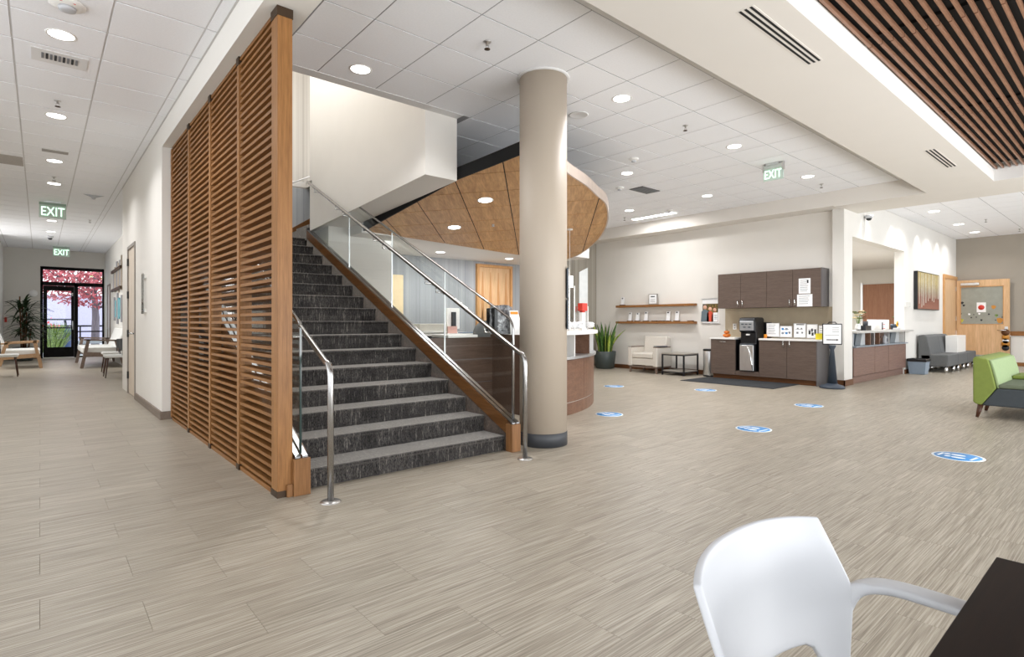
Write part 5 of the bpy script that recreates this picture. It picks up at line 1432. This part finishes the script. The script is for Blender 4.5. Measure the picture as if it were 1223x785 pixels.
stk = [(1186.5, 367, .07, LEAFO), (1194, 383, .10, LEAFO), (1148, 383, .07, YELLEAF), (1190, 377, .05, GRLEAF), (1149, 362, .05, INKD), (1151, 365, .04, INKD), (1147.5, 375, .03, INKD), (1157.5, 375.5, .035, PAPER), (1169.5, 375, .035, PAPER),
       (1181, 375.5, .03, INKD), (1172, 382.5, .035, INKD), (1163, 376, .02, INKD), (1166, 379, .02, INKD), (1160, 379.5, .025, INKD), (1189, 382.5, .02, INKD), (1197, 379, .02, INKD)]
for u, v, s, mt in stk:
    c = atx(u, v, XD + .016); P = [(XD + .016, c.y + s * math.cos(2 * PI * k / 7) * (1 if k % 2 else .6), c.z + .8 * s * math.sin(2 * PI * k / 7)) for k in range(7)]
    MB().prism(P, (-.002, 0, 0)).build('window_sticker', mt, d)
for k, (v, mt, s) in enumerate([(397, BASEW, .09), (403, LEAFO, .08), (407.5, PAPER, .07), (411, LEAFO, .09), (415.5, INKD, .08)]):
    c = atx(1201, v, XD - .012); MB().lathe([(0, 0), (s, 0), (s, .01), (0, .01)], c, 16, Matrix.Rotation(-PI / 2, 4, 'Y')).build('door_decoration', mt, d)
# door frame in white wall
a, b_ = aty(1127, 330, 3.78), aty(1137, 335, 3.78)
MB().box(a.x - .0, a.x + .10, 3.76, 3.82, 0, 2.52).box(a.x + .1, 20.33, 3.76, 3.82, 2.42, 2.52).build('door_frame', MAPLED, d)
MB().box(a.x + .10, 20.33, 3.775, 3.80, 0, 2.42).build('door_jamb_panel', MAPLE, d)
for z in (1.25, .6, 2.1): MB().box(XD - .012, XD + .02, DY1 + .002, DY1 + .016, z, z + .12).build('hinge', STEEL, d)

# green sofa
z_ = 5.233
def gp_(a, b, x=9.0): q = atx(1060 + a / z_, 360 + b / z_, x); return (q.y, q.z)
gs = thing('green_sofa', 'lime green and slate low sofa with tapered wooden legs', 'sofa', (9.7, 1.1, 0))
bk = [gp_(*q) for q in [(532, 362), (538, 349), (552, 345), (618, 358), (630, 368), (650, 430), (680, 545), (640, 590), (585, 650), (545, 640), (533, 625)]]
MB().prism([(9.0, y, z) for y, z in bk], (1.7, 0, 0)).build('backrest', LIME, gs, .02)
f0, f1, f2 = gp_(628, 366), gp_(650, 430), gp_(682, 545)
MB().prism([(9.02, f0[0], f0[1]), (9.02, f1[0], f1[1]), (9.02, f2[0], f2[1]), (9.02, f2[0] - .03, f2[1]), (9.02, f1[0] - .03, f1[1]), (9.02, f0[0] - .03, f0[1] - .01)], (1.68, 0, 0)).build('back_cushion', LIMEL, gs, .01)
q1, q2, q3 = gp_(585, 650), gp_(640, 590), gp_(682, 545)
MB().prism([(9.005, q1[0], q1[1]), (9.005, q2[0], q2[1]), (9.005, q3[0], q3[1]), (9.005, .55, q3[1]), (9.005, .50, q3[1] - .04), (9.005, .50, q1[1] + .03), (9.005, .55, q1[1])], (1.69, 0, 0)).build('seat_body', SLATEUP, gs, .02)
MB().box(9.01, 10.69, .52, 1.27, q3[1], q3[1] + .05).build('seat_cushion', plain('grey_green_upholstery', srgb(96, 104, 84), .85, nscale=25), gs, .02)
MB().box(10.0, 10.69, .52, 1.27, q3[1] + .051, q3[1] + .10).build('far_cushion', LIME, gs, .02)
for x, y in ((9.0, 1.47), (9.75, 1.50), (10.6, 1.47), (9.05, .6), (10.6, .6)):
    MB().tube([(x + .0, y, .0), (x + .05, y - .03, .17)], [.016, .034], 12).build('leg', LEGDK, gs)

# ================================================================ CORRIDOR
d = thing('door_4', 'black framed glazed exit door with sidelight and transom', 'door', (.86, 24, 0), kind='structure')
yD = YE + .02
def ex(u, v=380): return aty(u, v, yD).x
fz = lambda v: EYE + (385 - v) / FPX * (yD * C_ + .9 * S_) 
X0, X1 = DX0, DX1
XM = ex(91.0); zT = 2.50
fr_ = MB().box(X0, X0 + .07, yD, yD + .12, 0, DZ).box(X1 - .05, X1, yD, yD + .12, 0, DZ).box(X0, X1, yD, yD + .12, DZ - .1, DZ).box(X0, X1, yD, yD + .12, zT - .07, zT + .05).box(XM - .05, XM + .05, yD, yD + .12, 0, zT).box(XM, X1, yD, yD + .12, 0, .05).box(XM, X1, yD, yD + .12, .86, .90)
fr_.build('door_frame', DKFRAME, d)
lx0, lx1 = X0 + .075, XM - .055
gx0_, gx1_ = ex(56.3), ex(85)
leaf = MB().box(lx0, gx0_, yD - .01, yD + .04, .02, zT - .08).box(gx1_, lx1, yD - .01, yD + .04, .02, zT - .08).box(gx0_, gx1_, yD - .01, yD + .04, .02, .36).box(gx0_, gx1_, yD - .01, yD + .04, 2.26, zT - .08).box(gx0_, gx1_, yD - .01, yD + .04, .99, 1.03)
lf = leaf.build('door_leaf', DKFRAME, d)
MB().box(gx0_, gx1_, yD + .01, yD + .016, .36, 2.26).build('door_glass', WGLASS, lf)
MB().box(XM + .05, X1 - .05, yD + .05, yD + .056, .05, zT - .07).build('sidelight_glass', WGLASS, d)
MB().box(X0 + .07, X1 - .05, yD + .05, yD + .056, zT + .05, DZ - .1).build('transom_glass', WGLASS, d)
MB().tube([(lx1 - .04, yD - .01, .95), (lx1 - .04, yD - .06, .97), (lx1 - .04, yD - .06, 1.22), (lx1 - .04, yD - .01, 1.24)], .012, 8).build('pull_handle', ALU, d)
MB().box(lx1 - .06, lx1 - .03, yD - .012, yD - .01, 2.1, 2.2).build('sticker', PAPER, d)
# wood doors on the corridor wall
d = thing('door_5', 'tall pale door with dark hinges and lever in the corridor wall', 'door', (1.14, 10.9, 0), kind='structure')
MB().box(1.125, 1.16, 10.394, 10.44, 0, 2.47).box(1.125, 1.16, 11.32, 11.365, 0, 2.47).box(1.125, 1.16, 10.44, 11.32, 2.42, 2.47).build('door_frame', plain('grey_metal_frame', srgb(140, 132, 124), .5), d)
MB().box(1.145, 1.19, 10.44, 11.32, .01, 2.42).build('door_leaf', wood('pale_oak_door', srgb(196, 178, 156), srgb(222, 208, 190), 'z', .5), d)
for z in (.25, .95, 1.6, 2.15): MB().box(1.118, 1.145, 11.30, 11.335, z, z + .12).build('hinge', BLKPL, d)
MB().tube([(1.145, 10.52, 1.02), (1.09, 10.52, 1.02), (1.09, 10.68, 1.02)], .012, 8).build('lever', CHROME, d)
MB().box(1.135, 1.146, 10.47, 10.56, .95, 1.1).build('lever_plate', BLKPL, d)
d = thing('door_6', 'narrow pale door in the recessed corridor wall near the exit', 'door', (1.74, 23, 0), kind='structure')
MB().box(1.72, 1.75, 22.0, 22.06, 0, 2.45).box(1.72, 1.75, 22.94, 23.0, 0, 2.45).box(1.72, 1.75, 22.06, 22.94, 2.39, 2.45).build('door_frame', BASETAUPE, d)
MB().box(1.735, 1.75, 22.06, 22.94, 0, 2.39).build('door_leaf', plain('pale_grey_door', srgb(204, 198, 190), .5), d)
MB().tube([(1.735, 22.15, 1.0), (1.69, 22.15, 1.0), (1.69, 22.28, 1.0)], .012, 8).build('lever', STEEL, d)
# acrylic sign holder
t = thing('acrylic_brochure_holder', 'tall clear acrylic holder mounted on the cream corridor wall', 'holder', (1.13, 9.35, 1.3))
MB().box(1.105, 1.109, 9.24, 9.47, 1.32, 1.89).build('front_sheet', ACRYL, t)
MB().box(1.12, 1.14, 9.24, 9.47, 1.82, 1.87).box(1.12, 1.14, 9.24, 9.47, 1.34, 1.39).build('mount', plain('frosted_mount', srgb(214, 212, 206), .3), t)
for z in (1.36, 1.85): MB().lathe([(0, 0), (.014, 0), (.014, .03), (0, .03)], (1.14, 9.35, z), 12, Matrix.Rotation(-PI / 2, 4, 'Y')).build('standoff', CHROME, t)
# wall art : slim panels with dark bands
wa = thing('wall_sculpture', 'slim vertical panel art crossed by two dark bands on the corridor wall', 'wall art', (1.7, 19, 2.2))
for k, (y, z0, z1) in enumerate([(18.6, 2.1, 3.05), (18.95, 2.25, 2.95), (19.35, 2.05, 2.9), (19.8, 2.2, 2.98), (20.3, 2.1, 2.85), (20.7, 2.2, 2.8)]):
    MB().box(1.70, 1.735, y - .1, y + .1, z0, z1).build('panel', GRID if k % 2 else plain('taupe_panel%d' % k, srgb(176, 164, 150), .6), wa)
for z in (2.68, 2.12): MB().box(1.66, 1.70, 18.4, 20.9, z, z + .08).build('dark_band', BRONZE, wa)
wa = thing('wall_sculpture', 'slim vertical panel art with a teal centre, lower on the corridor wall', 'wall art', (1.7, 19, 1.3))
TEAL = plain('teal_panel', srgb(110, 170, 178), .5)
for k, (y, z0, z1, mt) in enumerate([(18.6, 1.2, 1.95, GRID), (18.95, 1.35, 1.85, TEAL), (19.3, 1.3, 1.9, TEAL), (19.7, 1.15, 2.05, GRID), (20.1, 1.35, 1.85, TEAL), (20.5, 1.25, 1.95, GRID)]):
    MB().box(1.70, 1.735, y - .12, y + .12, z0, z1).build('panel', mt, wa)
# seats : upholstered wood-frame lounge chair, and bench
def lounge(label, x, y, rz, w, wmat, n=1, group=None):
    t = thing('lounge_chair' if n == 1 else 'settee', label, 'armchair' if n == 1 else 'settee', (x, y, 0), rz, group)
    # local: seat faces +y, width along x
    for s in (-1, 1):
        X = s * w / 2
        m = MB().bar((X, .40, 0), (X, .28, .62), .05, .06).bar((X, -.36, 0), (X, -.20, .60), .05, .06).bar((X, .36, .61), (X, -.32, .58), .05, .035).bar((X, .34, .30), (X, -.30, .26), .04, .09)
        m.build('side_frame', wmat, t, local=True)
    MB().box(-w / 2, w / 2, .27, .32, .24, .34).box(-w / 2, w / 2, -.30, -.25, .20, .30).build('seat_rail', wmat, t, local=True)
    ww = (w - .08) / n
    for i in range(n):
        x0 = -w / 2 + .04 + i * ww
        MB().box(x0, x0 + ww - .01, -.25, .38, .31, .44).build('seat', WHITEUP, t, .03, local=True)
        M_ = Matrix.Translation((0, -.26, .36)) @ Matrix.Rotation(math.radians(18), 4, 'X')
        MB().box(x0, x0 + ww - .01, -.06, .06, 0, .50, M_).build('backrest', WHITEUP, t, .03, local=True)
        MB().box(x0, x0 + ww - .01, -.075, -.062, .0, .46, M_).build('back_shell', wmat, t, local=True)
    return t
o_ = lounge('oak framed lounge chair with white cushions at the left of the corridor, by the palm', -.42, 19.6, -PI / 2, 1.1, LEGW, 1); o_.scale = (1.12, 1.12, 1.12)
o_ = lounge('grey-brown framed settee with white cushions along the right side of the corridor', 1.30, 19.4, PI / 2, 2.2, LEGGR, 4); o_.scale = (1.2, 1.2, 1.22)
def sidechair(label, x, y, rz, group):
    t = thing('side_chair', label, 'chair', (x, y, 0), rz, group)
    MB().box(-.25, .25, -.24, .26, .43, .49).build('seat', WHITEUP, t, .02, local=True)
    m = MB(); vs = []; n = 10
    for i in range(n + 1):
        a = PI * (.08 + .84 * i / n)
        for z, k in ((.62, 1.), (.84, 1.05)):
            for rr_ in (.27, .285): vs.append((-rr_ * k * math.cos(a), .02 - rr_ * k * math.sin(a), z - .05 * abs(math.cos(a))))
    fs = []
    for i in range(n):
        k = i * 4; fs += [(k, k + 4, k + 6, k + 2), (k + 1, k + 3, k + 7, k + 5), (k + 2, k + 6, k + 7, k + 3), (k, k + 1, k + 5, k + 4)]
    fs += [(0, 2, 3, 1), (n * 4, n * 4 + 1, n * 4 + 3, n * 4 + 2)]
    m.add(vs, fs).build('backrest', SOFAG, t, local=True)
    for sx_ in (-1, 1):
        for sy_ in (-1, 1): MB().tube([(sx_ * .2, sy_ * .2, .43), (sx_ * .25, sy_ * .25, 0)], [.017, .010], 8).build('leg', LEGDK, t, local=True)
        MB().tube([(sx_ * .23, -.05, .45), (sx_ * .262, -.05, .60)], .01, 8).build('arm_post', BLKPL, t, local=True)
sidechair('small white seated side chair right of the corridor, nearest the pale door', 1.32, 14.9, PI / 2, 'side chairs in the corridor')
sidechair('small side chair right of the corridor, next to the settee', 1.38, 16.3, PI / 2, 'side chairs in the corridor')
sidechair('white seated side chair at the far left edge of the corridor', -.62, 16.6, -PI / 2, 'side chairs in the corridor')
# palm
pm = thing('potted_palm', 'tall dark green potted palm beside the glazed exit door', 'plant', (-.38, 22.9, 0))
MB().lathe([(.20, 0), (.24, .05), (.27, .42), (.25, .42), (.24, .38), (0, .38)], (-.38, 22.9, 0), 24).build('planter', POTG, pm)
r = random.Random(2)
for k in range(5):
    a = r.random() * 2 * PI; q = .12 * r.random()
    MB().tube([(-.38 + q * math.cos(a), 22.9 + q * math.sin(a), .35), (-.38 + 1.6 * q * math.cos(a), 22.9 + 1.6 * q * math.sin(a), 1.0 + .25 * k)], .018, 7).build('cane', BASEW, pm)
for k in range(200):
    hub = Vector((-.38 + r.uniform(-.12, .12), 22.9 + r.uniform(-.12, .12), .75 + 1.05 * r.random()))
    a = r.random() * 2 * PI; el = r.uniform(-.1, 1.1) * (1 if hub.z > 1.4 else .7); L = .45 + .35 * r.random()
    dv = Vector((math.cos(a) * math.cos(el), math.sin(a) * math.cos(el), math.sin(el)))
    sd = dv.cross(Vector((0, 0, 1))).normalized()
    vs = []; n = 5
    for i in range(n + 1):
        q = i / n; c0 = hub + dv * L * q + Vector((0, 0, -.42 * L * q * q)); w_ = .026 * math.sin(PI * min(.98, .12 + .85 * q)) + .002
        vs += [c0 - sd * w_, c0 + Vector((0, 0, .006)), c0 + sd * w_]
    if min(q[0] for q in vs) < -.86 or max(q[1] for q in vs) > 23.95: continue
    MB().add(vs, [f for i in range(n) for f in ((i * 3, i * 3 + 1, i * 3 + 4, i * 3 + 3), (i * 3 + 1, i * 3 + 2, i * 3 + 5, i * 3 + 4))]).build('leaf', PALM, pm)
t = thing('fire_alarm', 'small red alarm pull on the end wall left of the palm', 'alarm', (-.80, 23.98, 1.3)); MB().box(-.86, -.80, 23.96, 23.995, 1.2, 1.36).build('body', RED, t, .005)
t = thing('wall_sign', 'small white round wall sign above the potted palm', 'sign', (-.16, 23.98, 2.2)); MB().lathe([(0, 0), (.11, 0), (.11, .02), (0, .02)], (-.16, 23.995, 2.15), 20, Matrix.Rotation(PI / 2, 4, 'X')).build('disc', PAPER, t)

# ---- outdoors
tag(MB().box(-20, 24, 24.3, 70, -.25, -.05).build('ground', plain('pale_paving', srgb(206, 208, 216), .8, var=.06, nscale=.6), loc=(1, 40, -.05)), 'pale paved ground and street outside the exit door', 'ground', kind='structure')
tag(MB().box(-16, 20, 46, 46.6, -.1, 3.0).build('low_wall', plain('lavender_wall', srgb(176, 174, 196), .8), loc=(1, 46, 0)), 'pale lavender wall across the street', 'wall', kind='structure')
def tree(name, label, x, y, h, crad, crz, mats, n, seed, trunk=.14):
    t = thing(name, label, 'tree', (x, y, -.05)); r = random.Random(seed)
    MB().tube([(x, y, -.05), (x + .03, y, h * .3), (x - .02, y, h * .55), (x + .05, y, h * .85)], [trunk, trunk * .85, trunk * .6, .04], 10).build('trunk', BARK, t)
    for k in range(8):
        a = k * .8; e = Vector((x + crad * .7 * math.cos(a), y + crad * .7 * math.sin(a), h * (.62 + .05 * k)))
        MB().tube([(x, y, h * (.38 + .03 * k)), (x * .5 + e.x * .5, y * .5 + e.y * .5, h * (.52 + .03 * k)), e], [.05, .035, .015], 6).build('branch', BARK, t)
    for mi, mt in enumerate(mats):
        m = MB()
        for k in range(n // len(mats)):
            while True:
                q = Vector((r.uniform(-1, 1), r.uniform(-1, 1), r.uniform(-1, 1)))
                if q.length < 1 and q.length > .35: break
            c = Vector((x, y, h * .78)) + Vector((q.x * crad, q.y * crad, q.z * crz)); s = .06 + .06 * r.random()
            u_ = Vector((r.uniform(-1, 1), r.uniform(-1, 1), r.uniform(-1, 1))).normalized(); w_ = u_.orthogonal().normalized()
            m.add([c - u_ * s, c + w_ * s * .6, c + u_ * s, c - w_ * s * .6], [(0, 1, 2, 3)])
        tag(m.build('foliage', mt, t), kind='stuff')
tx = aty(120, 385, 31.).x
REDL2 = leafmat('deep_red_leaf', srgb(120, 40, 54), srgb(180, 84, 96))
tree('maple_tree', 'red-leaved tree with a grey trunk outside the exit door', tx - .2, 31., 4.6, 2.9, 1.75, [REDLEAF, REDL2], 5200, 5, .17)
tree('yellow_tree', 'yellow-green tree partly hidden behind the red tree', tx + 1.3, 34.5, 5.0, 1.6, 1.6, [YELLEAF], 1400, 6, .1)
tree('distant_tree', 'second red tree farther left outside the exit door', tx - 4.6, 37, 5.0, 2.8, 1.7, [REDL2, REDLEAF], 2600, 9, .12)
def shrub(name, label, x, y, r0, h, mat, n, seed, blade=False):
    t = thing(name, label, 'shrub', (x, y, -.05)); r = random.Random(seed); m = MB()
    for k in range(n):
        a = r.random() * 2 * PI; q = r.random() ** .5 * r0
        if blade:
            b = Vector((x + q * .4 * math.cos(a), y + q * .4 * math.sin(a), 0)); e = b + Vector((q * math.cos(a), q * math.sin(a), h * (.5 + .5 * r.random()))); s_ = Vector((-math.sin(a), math.cos(a), 0)) * .03
            mdd = (b + e) / 2 + Vector((0, 0, .12)); m.add([b - s_, b + s_, mdd + s_, e, mdd - s_], [(0, 1, 2, 3, 4)])
        else:
            c = Vector((x + q * math.cos(a), y + q * math.sin(a), .08 + h * r.random() * (1 - .5 * q / r0))); s = .06
            u_ = Vector((r.uniform(-1, 1), r.uniform(-1, 1), r.uniform(-1, 1))).normalized(); w_ = u_.orthogonal().normalized()
            m.add([c - u_ * s, c + w_ * s * .6, c + u_ * s, c - w_ * s * .6], [(0, 1, 2, 3)])
    tag(m.build('foliage', mat, t), kind='stuff')
sx_ = aty(66, 400, 27.5).x
shrub('grass_shrub', 'bright yellow-green strappy shrub outside the glazed door', sx_ - .1, 27.5, .6, 1.25, GRLEAF, 300, 3, True)
shrub('red_shrub', 'low red shrub behind the strappy green one', aty(60, 385, 30).x, 30, .55, 1.35, plain('red_shrub_leaf', srgb(216, 70, 72), .6), 500, 4)
# picnic table and bin, bench
px_ = aty(64, 380, 36.5).x
t = thing('picnic_table', 'dark picnic table outside, left part of the door glass', 'table', (px_, 36.5, -.05))
MB().box(px_ - .9, px_ + .9, 36.1, 36.9, 1.30, 1.38).build('tabletop', DGREY, t)
for s in (-1, 1):
    MB().bar((px_ + s * .6, 36.2, -.05), (px_ + s * .45, 36.5, 1.3), .08).bar((px_ + s * .6, 36.8, -.05), (px_ + s * .45, 36.5, 1.3), .08).build('leg', DGREY, t)
    MB().box(px_ - .9, px_ + .9, 36.5 + s * .75 - .13, 36.5 + s * .75 + .13, .75, .81).build('seat', DGREY, t)
px_ = aty(77, 390, 29).x
tag(MB().lathe([(.0, -.05), (.2, -.05), (.22, .05), (.22, .85), (.25, .9), (.12, 1.0), (0, 1.02)], (px_, 29, 0), 20).build('litter_bin', plain('blue_bin', srgb(46, 70, 110), .5), loc=(px_, 29, -.05)), 'dark blue litter bin outside the glazed door', 'bin')
t = thing('stone_bench', 'pale stone bench outside the sidelight', 'bench', (1.2, 27.2, -.05))
MB().box(1.05, 2.6, 27.0, 27.5, .36, .48).build('seat', plain('bench_stone', srgb(150, 156, 160), .7), t, .01)
for x in (1.15, 2.3): MB().box(x, x + .2, 27.05, 27.45, -.05, .36).build('leg', plain('bench_leg%d' % int(x), srgb(120, 126, 130), .7), t)
t = thing('guard_rail', 'dark horizontal guard rail outside beyond the tree', 'railing', (1, 33, -.05))
MB().box(-3, 6, 33.5, 33.56, .98, 1.06).build('rail', BLKPL, t)
for k in range(7): MB().box(-3 + k * 1.48, -2.94 + k * 1.48, 33.5, 33.56, -.05, .98).build('post', BLKPL, t)

# ================================================================ FOREGROUND TABLE AND CHAIR
tt = thing('dark_table', 'dark espresso wooden table at the lower right corner of the photo', 'table', (1.0, -.4, 0))
Y1 = .205; X1_ = 1.435
MB().box(.62, X1_, -1.1, Y1, .70, .737).build('tabletop', ESPR, tt, .002)
for x in (.68, X1_ - .11):
    for y in (-1.04, Y1 - .11): MB().box(x, x + .05, y, y + .05, 0, .70).build('leg', ESPR, tt, .003)
MB().box(.74, X1_ - .12, Y1 - .10, Y1 - .08, .62, .70).build('apron', ESPR, tt)
ch = thing('white_armchair', 'white moulded plastic armchair tucked under the dark table', 'chair', (1.046, .2, 0))
CXH = 1.046
m = MB(); NU, NT = 24, 14; vs = []
def shell(u, z):
    q = (.785 - z) / .335                      # 0 at the top, 1 at the seat
    hw = .240 + .012 * math.sin(min(1, q / .45) * PI / 2) - .075 * max(0, q - .4) / .6
    ye = .487 - .075 * min(1, q / .45) - .02 * max(0, q - .45)
    yc = .545 - .05 * q - .05 * q * q
    a = abs(u) ** 2.2
    return Vector((CXH + u * hw, yc * (1 - a) + ye * a, z))
for i in range(NU + 1):
    u = -1 + 2 * i / NU
    zt_ = .787 - .012 * abs(u) ** 3
    au = abs(u)
    zb_ = .550 if au < .62 else .550 - .10 * min(1, (au - .62) / .25) ** 1.5
    for j in range(NT + 1): vs.append(shell(u, zt_ + (zb_ - zt_) * j / NT))
m.add(vs, [(i * (NT + 1) + j, (i + 1) * (NT + 1) + j, (i + 1) * (NT + 1) + j + 1, i * (NT + 1) + j + 1) for i in range(NU) for j in range(NT)], True)
o = m.build('backrest', WPLAST, ch, solid=.014)
bv = o.modifiers.new('bevel', 'BEVEL'); bv.width = .005; bv.segments = 3; bv.limit_method = 'ANGLE'; bv.angle_limit = .9
def sweep(path, w, h, side=(1, 0, 0)):
    m = MB(); P = [Vector(p) for p in path]; W = w if isinstance(w, list) else [w] * len(P); H = h if isinstance(h, list) else [h] * len(P)
    vs = []; n = 12
    for i, p in enumerate(P):
        t = (P[min(i + 1, len(P) - 1)] - P[max(0, i - 1)]).normalized(); s = Vector(side); s = (s - t * s.dot(t)).normalized(); up = s.cross(t)
        for k in range(n):
            a = 2 * PI * k / n + PI / n; c_, s_ = math.cos(a), math.sin(a)
            vs.append(p + s * math.copysign(abs(c_) ** .5, c_) * W[i] / 2 + up * math.copysign(abs(s_) ** .5, s_) * H[i] / 2)
    fs = [(i * n + k, i * n + (k + 1) % n, (i + 1) * n + (k + 1) % n, (i + 1) * n + k) for i in range(len(P) - 1) for k in range(n)] + [tuple(range(n))[::-1], tuple((len(P) - 1) * n + k for k in range(n))]
    return m.add(vs, fs, True)
for s in (1, -1):
    X = lambda dx: CXH + s * dx
    path = [Vector(p) for p in [(X(.232), .43, .605), (X(.255), .415, .632), (X(.282), .395, .642), (X(.305), .36, .645), (X(.312), .30, .645), (X(.312), .18, .643), (X(.305), .06, .638), (X(.295), .0, .61), (X(.285), -.03, .55), (X(.275), -.045, .45)]]
    pp_ = []
    for i in range(len(path) - 1):
        p0, p1, p2, p3 = path[max(i - 1, 0)], path[i], path[i + 1], path[min(i + 2, len(path) - 1)]
        for j in range(4):
            t = j / 4; pp_.append(.5 * ((2 * p1) + (p2 - p0) * t + (2 * p0 - 5 * p1 + 4 * p2 - p3) * t * t + (3 * p1 - p0 - 3 * p2 + p3) * t ** 3))
    pp_.append(path[-1])
    n = len(pp_)
    sweep(pp_, [.02 + .036 * min(1, i / 8) - .012 * max(0, (i - 20) / 20) for i in range(n)], [.045 - .025 * min(1, i / 8) for i in range(n)]).build('arm', WPLAST, ch)
    sweep([(X(.225), .40, .46), (X(.24), .44, .25), (X(.262), .49, 0)], [.05, .04, .03], [.03, .03, .025]).build('leg', WPLAST, ch)
    sweep([(X(.272), -.045, .47), (X(.265), -.06, .25), (X(.262), -.08, 0)], [.045, .038, .028], [.035, .03, .025]).build('leg', WPLAST, ch)
m = MB(); vs = []; N = 12
for i in range(N + 1):
    for j in range(N + 1):
        u, v = -1 + 2 * i / N, j / N
        y = .425 - .46 * v; w_ = (.225 + .03 * v)
        vs.append((CXH + u * w_, y, .445 + .015 * abs(u) ** 3 - .012 * math.sin(PI * v) + (.02 * (1 - v * 5) if v < .2 else 0) - (.02 * (v - .85) / .15 if v > .85 else 0)))
m.add(vs, [(i * (N + 1) + j, (i + 1) * (N + 1) + j, (i + 1) * (N + 1) + j + 1, i * (N + 1) + j + 1) for i in range(N) for j in range(N)], True).build('seat', WPLAST, ch, solid=.014)
